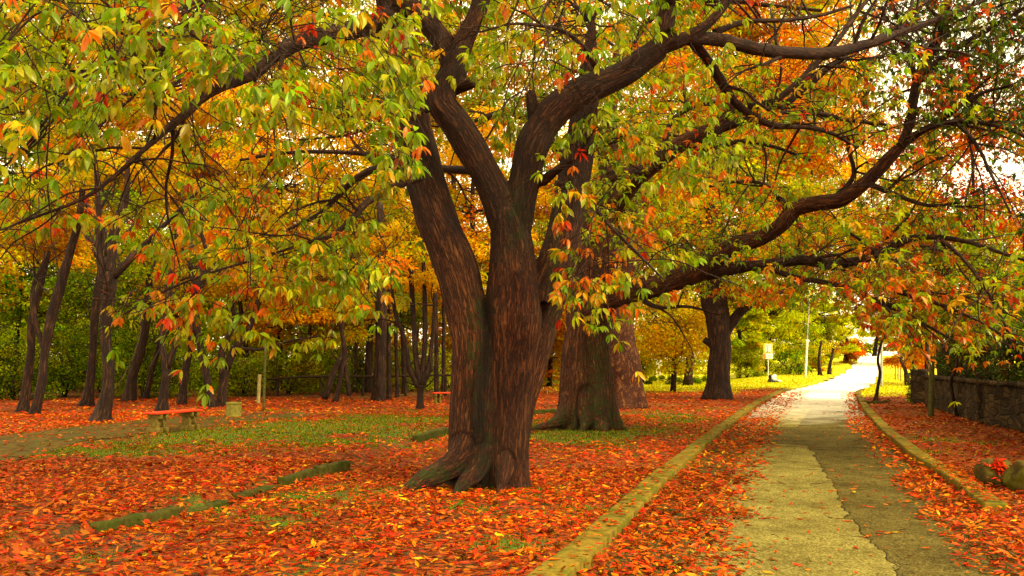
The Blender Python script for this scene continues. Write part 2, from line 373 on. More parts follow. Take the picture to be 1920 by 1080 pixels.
def wall_mat():
    m, nt, o = newmat('old_stone_wall'); g = nt.nodes.new('ShaderNodeTexCoord').outputs['Object']
    mp = mapping(nt, g, (1, .8, 1.7)); v = nt.nodes.new('ShaderNodeTexVoronoi'); v.inputs['Scale'].default_value = 3.4; nt.links.new(mp, v.inputs['Vector'])
    e = nt.nodes.new('ShaderNodeTexVoronoi'); e.feature = 'DISTANCE_TO_EDGE'; e.inputs['Scale'].default_value = 3.4; nt.links.new(mp, e.inputs['Vector'])
    n1 = noise(nt, g, 9, 6, .65); s2 = nt.nodes.new('ShaderNodeSeparateColor'); nt.links.new(v.outputs['Color'], s2.inputs[0])
    r = ramp(nt, [(0, (.022, .013, .005)), (.5, (.055, .031, .010)), (1, (.10, .06, .02))]); nt.links.new(s2.outputs[0], r.inputs[0])
    c = mix(nt, r.outputs[0], (.4, .35, .3), n1.outputs[0], 'MULTIPLY')
    ed = math_(nt, 'MINIMUM', math_(nt, 'MULTIPLY', e.outputs[0], 9), 1)
    c = mix(nt, (.012, .010, .004), c, ed)
    principled(nt, o, c, .9, bump(nt, math_(nt, 'ADD', ed, math_(nt, 'MULTIPLY', n1.outputs[0], .6)), .9, .03), .2); return m
M['wall'] = wall_mat()

# ------------------------------------------------------------------ ground cover masks
def ell(px, py, cx, cy, rx, ry): return np.exp(-(((px - cx) / rx) ** 2 + ((py - cy) / ry) ** 2) * 1.2)
PATH = gl([(-700, 905), (-200, 872), (0, 835), (160, 815), (300, 800), (420, 784), (520, 775)], .1)
def path_dist(x, y):
    best = np.full(np.shape(x), 99.0)
    for (x0, y0), (x1, y1) in zip(PATH[:-1], PATH[1:]):
        dx, dy = x1 - x0, y1 - y0; t = np.clip(((x - x0) * dx + (y - y0) * dy) / (dx * dx + dy * dy), 0, 1)
        best = np.minimum(best, np.hypot(x - x0 - t * dx, y - y0 - t * dy))
    return best
PW = 1.35
def masks(x, y):
    x = np.asarray(x, float); y = np.asarray(y, float)
    px, py = to_px(x, y, 0.0)
    vis = y > 3
    L, Rr = xl(y), xr(y)
    g = (1.25 * ell(px, py, 640, 806, 300, 25) + .8 * ell(px, py, 420, 832, 230, 22) + .9 * ell(px, py, 130, 862, 190, 18) + 1.5 * ell(px, py, 1085, 818, 130, 20)
         + .6 * ell(px, py, 1250, 790, 90, 28) + .45 * ell(px, py, 900, 985, 260, 55) + .35 * ell(px, py, 480, 950, 200, 35) + .4 * ell(px, py, 1750, 832, 120, 16) + .5 * ell(px, py, 740, 835, 120, 18))
    g = np.where(vis, g, 0)
    nn = n2(x, y, .9, 3); nf = n2(x, y, 3.2, 9)
    grass = np.clip(g * 1.5 + (nn - .56) * 2.4 + (nf - .55) * 2.6, 0, 1) * (g > .05)
    grass = np.maximum(grass, np.clip((nf - .62) * 5, 0, .7) * .6)
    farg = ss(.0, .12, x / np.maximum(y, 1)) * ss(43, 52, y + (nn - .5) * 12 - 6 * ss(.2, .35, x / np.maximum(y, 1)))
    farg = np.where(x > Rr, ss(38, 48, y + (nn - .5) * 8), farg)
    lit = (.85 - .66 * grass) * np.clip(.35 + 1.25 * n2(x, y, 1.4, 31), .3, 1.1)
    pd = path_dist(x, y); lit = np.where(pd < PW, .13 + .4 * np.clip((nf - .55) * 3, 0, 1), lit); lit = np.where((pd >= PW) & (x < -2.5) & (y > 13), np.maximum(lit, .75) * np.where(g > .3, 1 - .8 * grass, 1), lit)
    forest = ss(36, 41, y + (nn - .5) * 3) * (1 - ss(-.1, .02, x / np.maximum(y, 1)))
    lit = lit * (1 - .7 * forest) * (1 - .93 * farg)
    dl = x - L; dr = Rr - x; inside = (dl > 0) & (dr > 0)
    wl = 1.15 + .5 * (nn - .5) + .25 * ss(15, 40, y); wr = .56 + .5 * (nn - .5)
    rl = np.maximum(1.1 - 1.1 * ss(wl * .65, wl * 1.2, dl), 1 - ss(wr * .55, wr * 1.35, dr)); rl = rl * (1 - ss(44, 52, y)) + .018 + .05 * np.clip((nf - .55) * 5, 0, 1) * (x > (L + .62 * (Rr - L)))
    lit = np.where(inside, rl, lit)
    kb = ((dl <= 0) & (dl > -.30)) | ((dr <= 0) & (dr > -.30) & (y > 10))
    lit = np.where(kb, np.where(dl <= 0,   .10 + .16 * (nf > .55), .12 + .5 * (y < 14)), lit)
    return lit, grass, np.where(inside, 0, farg), px, py

# ground sheet
nr, na = 330, 540
rad = np.concatenate([[0.01], np.geomspace(.6, 1500, nr)])
# more angular resolution ahead
aa = np.linspace(-1, 1, na, endpoint=False); ang = math.pi / 2 + math.pi * (0.33 * aa + 0.67 * aa ** 3)
RR, AA = np.meshgrid(rad, ang, indexing='ij')
gx, gy = RR * np.cos(AA), RR * np.sin(AA)
gz = H(gx, gy)
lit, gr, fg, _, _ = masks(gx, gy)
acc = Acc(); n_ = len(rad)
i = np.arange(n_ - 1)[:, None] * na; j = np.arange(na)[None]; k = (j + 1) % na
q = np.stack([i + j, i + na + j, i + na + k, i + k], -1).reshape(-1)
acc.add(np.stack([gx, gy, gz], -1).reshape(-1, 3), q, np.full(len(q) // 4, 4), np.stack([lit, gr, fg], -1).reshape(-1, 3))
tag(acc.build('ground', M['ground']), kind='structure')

# road ribbon
ys = np.concatenate([np.arange(-12, 60, .25), np.arange(60, 190, 1.0)])
def ribbon(name, mat, ys, x0f, x1f, zf, nt_=17, kind='structure'):
    t = np.linspace(0, 1, nt_); Y = np.tile(ys[:, None], (1, nt_)); X = x0f(ys)[:, None] * (1 - t) + x1f(ys)[:, None] * t
    Z = zf(X, Y); i = np.arange(len(ys) - 1)[:, None] * nt_; j = np.arange(nt_ - 1)[None]
    q = np.stack([i + j, i + j + 1, i + nt_ + j + 1, i + nt_ + j], -1).reshape(-1)
    a = Acc(); a.add(np.stack([X, Y, Z], -1).reshape(-1, 3), q, np.full(len(q) // 4, 4)); o = a.build(name, mat)
    return tag(o, kind=kind)
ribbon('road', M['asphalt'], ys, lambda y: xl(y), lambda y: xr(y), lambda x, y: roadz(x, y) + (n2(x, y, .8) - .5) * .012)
# pale resurfaced strip: right edge follows the torn seam
seam = sorted(gl([(1735, 1130), (1686, 1079), (1633, 1020), (1590, 972), (1566, 916), (1532, 871), (1526, 850), (1510, 837), (1470, 833)], ROADZ), key=lambda q: q[1])
sy = np.array([q[1] for q in seam]); sx = np.array([q[0] for q in seam])
ysp = np.arange(3.0, sy.max() - .05, .035)
def seamx(y): return np.interp(y, sy, sx) + (n2(y, y * 0, 4, 2) - .5) * .16 + (n2(y, y * 0, 22, 8) - .5) * .07
ribbon('road_patch', M['patch'], ysp, lambda y: xl(y) + .75, seamx, lambda x, y: roadz(x, y) + .011 + (n2(x, y, .8) - .5) * .012, 9)
M['crack'] = simple('dark_crack', (.008, .006, .002), (.02, .014, .004), 20)
ribbon('road_crack', M['crack'], ysp, lambda y: seamx(y) - .004, lambda y: seamx(y) + .001 + .022 * n2(y, y * 0, 3, 6) ** 2, lambda x, y: roadz(x, y) + .0145 + (n2(x, y, .8) - .5) * .012, 2)
seam2 = sorted(gl([(1493, 802), (1512, 779), (1522, 767), (1511, 752), (1519, 742)], ROADZ), key=lambda q: q[1])
s2y = np.array([q[1] for q in seam2]); s2x = np.array([q[0] for q in seam2])
ribbon('road_patch', M['patch'], np.arange(s2y.min(), s2y.max(), .1), lambda y: xl(y) + .6, lambda y: np.interp(y, s2y, s2x) + (n2(y, y * 0, 4, 5) - .5) * .2, lambda x, y: roadz(x, y) + .011 + (n2(x, y, .8) - .5) * .012, 7)

# earth path on the left
pp, _ = smooth_path([(a, b, 0) for a, b in PATH], [1] * len(PATH), 12)
Tn = norm(np.gradient(pp, axis=0)); Nn = np.stack([-Tn[:, 1], Tn[:, 0], 0 * Tn[:, 0]], -1)
t = np.linspace(-1, 1, 9); e = PW * (1 + (n2(pp[:, 0], pp[:, 1], 1.1, 4) - .5) * .35)
V = pp[:, None] + Nn[:, None] * (t[None, :, None] * e[:, None, None]); V[..., 2] = H(V[..., 0], V[..., 1]) + .012
i = np.arange(len(pp) - 1)[:, None] * 9; j = np.arange(8)[None]
q = np.stack([i + j, i + 9 + j, i + 9 + j + 1, i + j + 1], -1).reshape(-1)
a = Acc(); a.add(V.reshape(-1, 3), q, np.full(len(q) // 4, 4)); tag(a.build('path', M['dirt']), kind='structure')

# ------------------------------------------------------------------ boxes with worn edges
def bevel_box(acc, c, sx_, sy_, sz_, rz=0, bev=.02, rough=.006, sub=3, tilt=0):
    bm = bmesh.new(); bmesh.ops.create_cube(bm, size=1)
    for v in bm.verts: v.co = Vector((v.co.x * sx_, v.co.y * sy_, v.co.z * sz_))
    if bev: bmesh.ops.bevel(bm, geom=bm.edges[:], offset=bev, segments=2, affect='EDGES', profile=.6)
    if sub: bmesh.ops.subdivide_edges(bm, edges=[e for e in bm.edges if e.calc_length() > .12], cuts=sub, use_grid_fill=True)
    vs = np.array([v.co[:] for v in bm.verts]); lo = []; sz = []
    bm.verts.index_update()
    for f in bm.faces: lo += [v.index for v in f.verts]; sz.append(len(f.verts))
    bm.free()
    c = np.asarray(c, float)
    if rough: vs = vs + (np.stack([vnoise((vs + c) * 9 + k * 5) for k in range(3)], -1) - .5) * 2 * rough
    ct, st = math.cos(tilt), math.sin(tilt); vs = np.stack([vs[:, 0] * ct + vs[:, 2] * st, vs[:, 1], -vs[:, 0] * st + vs[:, 2] * ct], -1)
    cr, sr = math.cos(rz), math.sin(rz)
    vs = np.stack([vs[:, 0] * cr - vs[:, 1] * sr, vs[:, 0] * sr + vs[:, 1] * cr, vs[:, 2]], -1) + c
    acc.add(vs, lo, sz)
def kerb(fx, side, y0, y1, w=.27):
    a = Acc(); y = y0
    while y < y1:
        L = .98 if y < 30 else 1.9
        ym = y + L / 2; xa, xb = float(fx(y)), float(fx(y + L)); ang_ = math.atan2(L, xb - xa); ln = math.hypot(L, xb - xa)
        top = .06 + R.uniform(-.012, .012)
        cx = (xa + xb) / 2 - side * 0; 
        nx, ny = -math.sin(ang_), math.cos(ang_)
        bevel_box(a, (cx + side * (-nx) * -w / 2 * -1 if False else cx + side * w / 2 * abs(nx), ym - side * w / 2 * ny * (1 if nx < 0 else -1) * -1 * 0, top - .11 + float(hill(cx, ym))), ln - .03, w, .22, ang_ + R.uniform(-.011, .011), .018, .010, 3 if y < 25 else 0)
        y += L
    return a
tag(kerb(xl, -1, 2.0, 50).build('kerb', M['kerb']), kind='structure')
tag(kerb(xr, 1, 9.6, 50, .24).build('kerb', M['kerb']), kind='structure')

# ------------------------------------------------------------------ old edging stones
def edge_stone(p0, p1, label, h=.20):
    a0, a1 = GH(*p0), GH(*p1); c = (a0 + a1) / 2; d = a1 - a0; L = float(np.hypot(d[0], d[1])); zz = float(H(c[0] + .2, c[1])) 
    o = Acc(); bevel_box(o, (c[0], c[1], zz + h * .16 - (.03 if h < .15 else 0)), L, .13, h, math.atan2(d[1], d[0]), .03, .032, 6, -math.asin(min(.2, 0)))
    tag(o.build('edging_stone', M['edging']), label, 'edging stone', 'old mossy stones edging the raised lawn')
edge_stone((172, 998), (336, 966), 'long mossy edging stone nearest the camera, at lower left among red leaves')
edge_stone((528, 915), (588, 897), 'short dark edging stone half buried, left neighbour of the longer mossy block', .2)
edge_stone((345, 962), (432, 943), 'low sunken edging stone joining the right end of the nearest long one', .13)
edge_stone((440, 938), (522, 916), 'sunken dark edging stone bridging the gap towards the middle blocks', .14)
edge_stone((592, 896), (650, 882), 'mossy edging stone in the middle of the lawn with a cleft at its left end', .24)
edge_stone((778, 832), (836, 814), 'pale green edging stone just left of the big forked trunk', .24)
edge_stone((992, 778), (1052, 774), 'low edging stone between the big forked trunk and the mossy trunk behind it', .2)

# ------------------------------------------------------------------ trees
def pxpath(pts, d):
    """pts (px,py,w[,d])"""
    P_, r_ = [], []
    for k, q in enumerate(pts):
        dd = q[3] if len(q) > 3 else d
        P_.append(P(q[0], q[1], dd)); r_.append(q[2] / 2 * dd / F)
    return np.array(P_), np.array(r_)

class Skel:
    def __init__(s): s.p = []; s.r = []
    def add(s, p, r): s.p.append(p); s.r.append(r)
    def pts(s): return np.concatenate(s.p), np.concatenate(s.r)

CLEAR = [(([1130, 1180, 1235, 1290, 1340, 1375, 1420, 1462, 1490, 1530, 1580, 1625, 1662, 1700], [560, 546, 535, 512, 485, 462, 448, 425, 392, 380, 372, 340, 302, 265]), 19, 19.5, .72),
 (([1330, 1380, 1430, 1500, 1560, 1610, 1660, 1705], [508, 502, 498, 488, 496, 488, 470, 448]), 13, 18.5, .7),
 (([1290, 1350, 1420, 1500, 1560, 1620, 1670, 1725], [72, 75, 92, 100, 98, 84, 68, 48]), 14, 13.5, .75),
 (([1300, 1325, 1350, 1372, 1400, 1450, 1510, 1560], [80, 110, 150, 185, 210, 235, 238, 250]), 12, 13.5, .65),
 (([1180, 1215, 1250, 1290, 1330, 1365], [350, 318, 290, 262, 245, 215]), 16, 19, .7)]
def open_trunk(pos):
    """the bare lower fork of the big tree carries no foliage in front of it"""
    px, py = to_px(pos[:, 0], pos[:, 1], pos[:, 2])
    z = ((px > 745) & (px < 1040) & (py > 330)) | ((px > 790) & (px < 1000) & (py > 150)) | ((np.abs(px - (1000 + (230 - py) * 1.75)) < 75) & (py > 60) & (px > 960) & (px < 1290)) | ((px > 780) & (px < 900) & (py > 20) & (py < 90)) | ((px > 740) & (px < 900) & (py > 330))
    lx = np.array([265, 310, 350, 385, 430, 478, 520, 575, 650, 725]); ly = np.array([285, 245, 212, 178, 155, 135, 100, 75, 58, 35])
    limbz = (np.abs(py - np.interp(px, lx, ly)) < 24) & (px > 265) & (px < 725) & (R.random(len(px)) < .85)
    z = (z & (pos[:, 1] < 11.6)) | (limbz & (pos[:, 1] < 10.5))
    for pl_, w_, dm, pr_ in CLEAR:
        m_ = (np.abs(py - np.interp(px, pl_[0], pl_[1])) < w_) & (px > pl_[0][0]) & (px < pl_[0][-1]) & (pos[:, 1] < dm) & (R.random(len(px)) < pr_); z = z | m_
    z = z | ((np.abs(px - np.interp(py, [150, 265, 300], [1716, 1700, 1665])) < 16) & (py > 120) & (py < 300) & (pos[:, 1] < 17) & (R.random(len(px)) < .7))
    arch = (px > 1375) & (px < 2000) & (py > np.minimum(572 + np.maximum(px - 1560, 0) * .62, 682)) & (pos[:, 1] < 60) & ((pos[:, 1] < 17.5) | (px < 1700))
    lowleft = (px < 200) & (py > 455) & (pos[:, 1] < 13); z = z | lowleft | ((px < 230) & (py > 300) & (pos[:, 1] < 13) & (R.random(len(px)) < .35))
    gap = (px > 1200) & (px < 1385) & (py > 560) & (pos[:, 1] < 42)
    return z | arch | gap
def cluster_leaves(acc, pos, axis, ln, mixw, n=6, tmpl=CH, spread=1.0, droop=.5, wr=.34, ctone=None):
    kk = ~open_trunk(pos); pos = pos[kk]; axis = axis[kk]
    """pos (N,3): whorl of n leaves at every point"""
    N = len(pos)
    if N == 0: return
    c0 = colors(N, mixw) if ctone is None else ctone
    tint = R.uniform(.72, 1.2, (N, 1)); c0 = c0 * tint
    axis = norm(axis)
    ref = rv(N); A = norm(np.cross(axis, ref)); B = np.cross(axis, A)
    for k in range(n):
        th = 2 * math.pi * k / n + R.uniform(-.35, .35, N)
        d = A * np.cos(th)[:, None] + B * np.sin(th)[:, None]
        d = d * spread + axis * R.uniform(.25, .8, (N, 1)) + np.array([0, 0, -1]) * (droop * R.uniform(.6, 1.5, (N, 1)))
        up = norm(np.array([0, 0, 1.0]) + rv(N) * .55)
        l = ln * R.uniform(.6, 1.15, N)
        sw = R.random(N) < .18
        cc = np.where(sw[:, None], colors(N, mixw), c0) * R.uniform(.8, 1.15, (N, 1))
        keep = R.random(N) > .1
        st = pos + axis * R.uniform(-.04, .02, (N, 1)) * ln * 3
        leaves(acc, st[keep], d[keep], up[keep], l[keep], (l * wr * R.uniform(.85, 1.15, N))[keep], cc[keep], tmpl)

def sprays(targets, skel, tw, lf, mixfn, ln=.17, nl=6, L=1.0, per=7, tmpl=CH, conn=3.0, rtw=.007, droop=.5):
    """branchlets carrying leaf whorls around every target point, joined to the nearest limb"""
    targets = np.asarray(targets, float); N = len(targets)
    if N == 0: return
    sp_, sr_ = skel.pts()
    idx = np.array([np.argmin(((sp_ - t_) ** 2).sum(1) + R.uniform(0, .8)) for t_ in targets])
    S = sp_[idx]; D = targets - S; dist = np.linalg.norm(D, axis=1)
    ok = dist < conn
    K = 7; t = np.linspace(0, 1, K)[None, :, None]
    midp = S + D * .5 + np.array([0, 0, 1.0]) * (dist * .16)[:, None] + rv(N) * (dist * .08)[:, None]
    C = (1 - t) ** 2 * S[:, None] + 2 * t * (1 - t) * midp[:, None] + t ** 2 * targets[:, None]
    C[:, 1:-1] += R.normal(size=(N, K - 2, 3)) * (.025 * dist)[:, None, None]
    r0 = np.minimum(sr_[idx] * .6, .006 + .007 * dist)
    rr = r0[:, None] * (1 - t[..., 0]) + rtw * t[..., 0]
    twigs(tw, C[ok], rr[ok], 4)
    # branchlet runs outward and droops
    h = norm(D + rv(N) * .9 * np.maximum(dist, .5)[:, None]); h[:, 2] = h[:, 2] * .35 - .22; h = norm(h)
    LL = L * R.uniform(.6, 1.3, N)
    K2 = 6; t = np.linspace(0, 1, K2)[None, :, None]
    C2 = targets[:, None] + h[:, None] * (t * LL[:, None, None]) + np.array([0, 0, -1.0]) * (t ** 2 * (LL * .38)[:, None, None]) + np.cumsum(R.normal(size=(N, K2, 3)) * .02, 1) * L
    twigs(tw, C2, (rtw * (1 - t[..., 0] * .6)) * np.ones((N, 1)), 3)
    tipd = norm(C2[:, -1] - C2[:, -2])
    pos, ax = [C2[:, -1]], [tipd]
    for k in range(per - 1):
        tt = R.uniform(.15, 1, N); ii = np.minimum((tt * (K2 - 1)).astype(int), K2 - 2); fr = (tt * (K2 - 1) - ii)[:, None]
        a0 = C2[np.arange(N), ii] * (1 - fr) + C2[np.arange(N), ii + 1] * fr
        sd = norm(np.cross(tipd, np.array([0, 0, 1.0])) * R.choice([-1, 1], (N, 1)) + tipd * .7 + rv(N) * .4); sd[:, 2] -= .15
        l2 = R.uniform(.12, .45, N)[:, None] * L
        e_ = a0 + sd * l2; m_ = (a0 + e_) / 2 + np.array([0, 0, .03])
        twigs(tw, np.stack([a0, m_, e_], 1), np.tile([rtw * .55, rtw * .45, rtw * .3], (N, 1)), 3)
        pos.append(e_); ax.append(norm(e_ - m_))
    pos = np.concatenate(pos); ax = np.concatenate(ax)
    keep = R.random(len(pos)) > .06
    mixfn(lf, pos[keep], ax[keep], ln, nl, tmpl, droop)

def mixer(fn_list):
    """fn_list: function pos-> weight of second palette; two palettes"""
    m1, m2, wf, wr = fn_list
    def f(lf, pos, ax, ln, nl, tmpl, droop):
        w = wf(pos) + (n2(pos[:, 0], pos[:, 2], .55, 3) - .5) * 1.1 + (vnoise(pos * 1.3) - .5) * .5
        s = R.random(len(pos)) < np.clip(w, 0.02, .98)
        cluster_leaves(lf, pos[~s], ax[~s], ln, m1, nl, tmpl, droop=droop, wr=wr)
        cluster_leaves(lf, pos[s], ax[s], ln, m2, nl, tmpl, droop=droop, wr=wr)
    return f

def fluted(acc, skelsegs, voxel, name, mat, parent, moss=None, amp=.03, dark=None):
    """fuse the stems into one continuous surface, then furrow it along each stem"""
    tmp = acc.build('tmp', mat); md = tmp.modifiers.new('r', 'REMESH'); md.mode = 'VOXEL'; md.voxel_size = voxel; md.use_smooth_shade = True
    s = tmp.modifiers.new('s', 'SMOOTH'); s.factor = .5; s.iterations = 3
    dg = bpy.context.evaluated_depsgraph_get(); me = bpy.data.meshes.new_from_object(tmp.evaluated_get(dg))
    bpy.data.objects.remove(tmp, do_unlink=True)
    n = len(me.vertices); co = np.empty(n * 3, np.float32); me.vertices.foreach_get('co', co); co = co.reshape(-1, 3).astype(float)
    nr_ = np.empty(n * 3, np.float32); me.vertex_normals.foreach_get('vector', nr_); nr_ = nr_.reshape(-1, 3).astype(float)
    best = np.full(n, 1e9); bk = np.zeros((n, 3))
    for p, r in skelsegs:
        T, N, B = frames(p); L = np.concatenate([[0], np.cumsum(np.linalg.norm(np.diff(p, axis=0), axis=1))])
        for i in range(len(p) - 1):
            d = p[i + 1] - p[i]; l2 = (d ** 2).sum(); t = np.clip(((co - p[i]) @ d) / l2, 0, 1)
            cp = p[i] + t[:, None] * d; dd = np.linalg.norm(co - cp, axis=1) - (r[i] * (1 - t) + r[i + 1] * t)
            m = dd < best; best[m] = dd[m]; o = (co - cp)[m]
            bk[m] = np.stack([o @ N[i], o @ B[i], L[i] + t[m] * math.sqrt(l2)], -1) + p[0] * 1.3
    q = bk * np.array([9, 9, 1.0]); f = vnoise(q) * .6 + vnoise(q * 2.1 + 5) * .4; f = 1 - 2 * np.abs(f - .5)
    q2 = bk * np.array([26, 26, 3.2]); f2 = vnoise(q2)
    big = vnoise(bk * np.array([3.2, 3.2, .5]) + 9) - .5
    co = co + nr_ * ((f - .75) * amp * 1.2 + (f2 - .5) * amp * .55 + big * amp * 2.2)[:, None]
    me.vertices.foreach_set('co', (co - np.array(parent['base'][:])).astype(np.float32).ravel())
    a = me.attributes.new('bark', 'FLOAT_VECTOR', 'POINT'); a.data.foreach_set('vector', bk.astype(np.float32).ravel())
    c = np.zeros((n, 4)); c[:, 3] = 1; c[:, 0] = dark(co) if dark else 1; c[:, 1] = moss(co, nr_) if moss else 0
    a = me.color_attributes.new('Col', 'FLOAT_COLOR', 'POINT'); a.data.foreach_set('color', c.astype(np.float32).ravel())
    me.materials.clear(); me.materials.append(mat); me.polygons.foreach_set('use_smooth', np.ones(len(me.polygons), bool)); me.update(); me.name = name
    o = bpy.data.objects.new(name, me); COL.objects.link(o); o.parent = parent; return o

def taper_sub(acc, sk, p, r, n, L, seed_droop=0.0, lvl=1, seg=5):
    """side branches along a limb"""
    for _ in range(n):
        i = int(R.uniform(.25, .97) * (len(p) - 1)); T = norm(p[min(i + 1, len(p) - 1)] - p[i - 1] if i else p[1] - p[0])
        d = norm(T * .6 + rv(1)[0] * .9 + np.array([0, 0, .15 - seed_droop])); l = L * R.uniform(.5, 1.2)
        q = [p[i]]
        for k in range(5):
            d = norm(d + rv(1)[0] * .28 + np.array([0, 0, -.05 - seed_droop * .25])); q.append(q[-1] + d * l / 5)
        e_ = np.array(q); ex, ey = to_px(e_[:, 0], e_[:, 1], e_[:, 2])
        if ((ex > 1375) & (ex < 2000) & (ey > np.minimum(575 + np.maximum(ex - 1560, 0) * .6, 690)) & (e_[:, 1] < 60)).any(): continue
        r0 = min(r[i] * .55, .008 + .018 * l); pp_, rr_ = tube(acc, np.array(q), np.linspace(r0, .006, 6), seg, 0, 2, cap=False)
        sk.add(pp_, rr_)
        if lvl: taper_sub(acc, sk, pp_, rr_, 3, L * .5, seed_droop, lvl - 1, 4)

# ===== 1. the big forked chestnut
b1 = GH(915, 905)
big = thing('chestnut_tree', 'big chestnut in front with thick furrowed trunk forking into many stems', 'tree', b1)
D = 11.3
T_, sk = Acc(), Skel(); segs = []
def stem(pts, d=None, sg=20, flare=0, lump=.1):
    pts = [(q[0], q[1], q[2] * (1 - .07 * (q[1] > 380)), *q[3:]) for q in pts]
    p, r = pxpath(pts, D if d is None else d); p2, r2 = tube(T_, p, r, sg, lump, 6, flare=flare); segs.append((p2, r2)); sk.add(p2, r2)
stem([(884, 925, 90), (880, 860, 84), (882, 780, 80), (884, 700, 76), (884, 620, 84), (855, 500, 90, 11.5), (814, 390, 84, 11.7), (788, 300, 76, 11.9), (765, 200, 66, 12.1), (745, 110, 52, 12.2), (730, 20, 46, 12.3), (705, -140, 38, 12.3), (680, -330, 30, 12.2)])
stem([(948, 930, 100), (946, 860, 92), (950, 780, 92), (955, 700, 98), (962, 600, 108), (964, 520, 98), (958, 440, 82), (948, 395, 70)], flare=.05)
stem([(962, 925, 50, 11.7), (964, 850, 50, 11.7), (975, 740, 64, 11.6), (999, 640, 76, 11.7), (1028, 540, 76, 11.8), (1058, 430, 68, 12.0), (1080, 310, 62, 12.2), (1098, 200, 46, 12.4), (1106, 110, 30, 12.6), (1110, 40, 14, 12.7)])
stem([(915, 925, 90, 11.35), (912, 860, 96, 11.35), (914, 780, 96, 11.3), (918, 700, 92, 11.3), (925, 620, 80, 11.35)])
stem([(955, 440, 70), (925, 355, 58), (895, 300, 57), (860, 240, 56), (828, 195, 56), (835, 160, 52), (850, 130, 50), (850, 105, 48)])
stem([(850, 125, 48), (822, 70, 44), (780, 25, 42), (735, -20, 38), (690, -80, 34), (640, -150, 28)])
stem([(850, 125, 48), (870, 70, 42), (890, 30, 38), (905, -15, 36), (930, -90, 30), (940, -200, 22)])
stem([(965, 440, 66), (985, 340, 56), (1000, 270, 60), (1040, 210, 58), (1095, 172, 54), (1160, 142, 50), (1215, 105, 46), (1250, 75, 44)])
stem([(1245, 85, 40), (1250, 40, 36), (1262, 0, 33), (1285, -60, 28), (1300, -160, 22)])
stem([(1240, 88, 40), (1290, 72, 26), (1330, 45, 20), (1362, 5, 18), (1385, -40, 15)])
stem([(835, 165, 36), (862, 165, 26), (886, 155, 22, 11.1), (890, 152, 20, 11.05)], sg=12)
stem([(1005, 262, 34), (1000, 215, 24), (996, 185, 20), (994, 172, 18)], sg=12)
stem([(1025, 235, 24), (1040, 200, 16), (1062, 185, 12), (1078, 172, 8)], sg=10)
stem([(1015, 340, 26), (1045, 318, 18, 11.0), (1078, 298, 11, 10.8)], sg=10)
stem([(1010, 560, 70, 11.4), (1030, 490, 50, 11.3), (1042, 440, 22, 11.3)], sg=12)
stem([(885, 800, 70, 11.3), (862, 858, 56, 11.1), (825, 884, 44, 11.0), (790, 900, 36, 10.9), (762, 920, 24, 10.8), (742, 945, 8, 10.7)], sg=14)
stem([(915, 820, 50, 11.2), (895, 880, 40, 11.0), (872, 905, 30, 10.8), (850, 935, 10, 10.6)], sg=12)
stem([(950, 830, 50, 11.2), (945, 885, 36, 11.0), (938, 915, 22, 10.85), (930, 940, 8, 10.7)], sg=12)
def moss_big(co, nr_):
    px, py = to_px(co[:, 0], co[:, 1], co[:, 2]); 
    g = .75 * np.exp(-((px - (903 + 10 * np.sin(py / 60))) / 18) ** 2) * ss(520, 590, py) * (1 - .4 * ss(820, 880, py))
    g = np.maximum(g, .8 * ss(860, 890, py) * (px < 880)); g = np.maximum(g, .7 * np.exp(-((px - 1042) / 14) ** 2 - ((py - 520) / 90) ** 2)); g = np.maximum(g, .8 * np.exp(-((px - 970) / 20) ** 2 - ((py - 400) / 60) ** 2))
    return np.clip(g * 1.3, 0, 1)
def dark_big(co):  # canopy shade on upper limbs and the fork's dark groove, painted into the bark
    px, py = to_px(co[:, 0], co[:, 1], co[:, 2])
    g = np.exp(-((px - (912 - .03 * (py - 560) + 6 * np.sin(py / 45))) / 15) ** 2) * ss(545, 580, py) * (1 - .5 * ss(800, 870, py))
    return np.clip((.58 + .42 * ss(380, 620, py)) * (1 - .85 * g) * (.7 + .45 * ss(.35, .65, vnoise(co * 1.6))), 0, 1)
fluted(T_, segs, .022, 'trunk', M['bark'], big, moss_big, .026, dark_big)
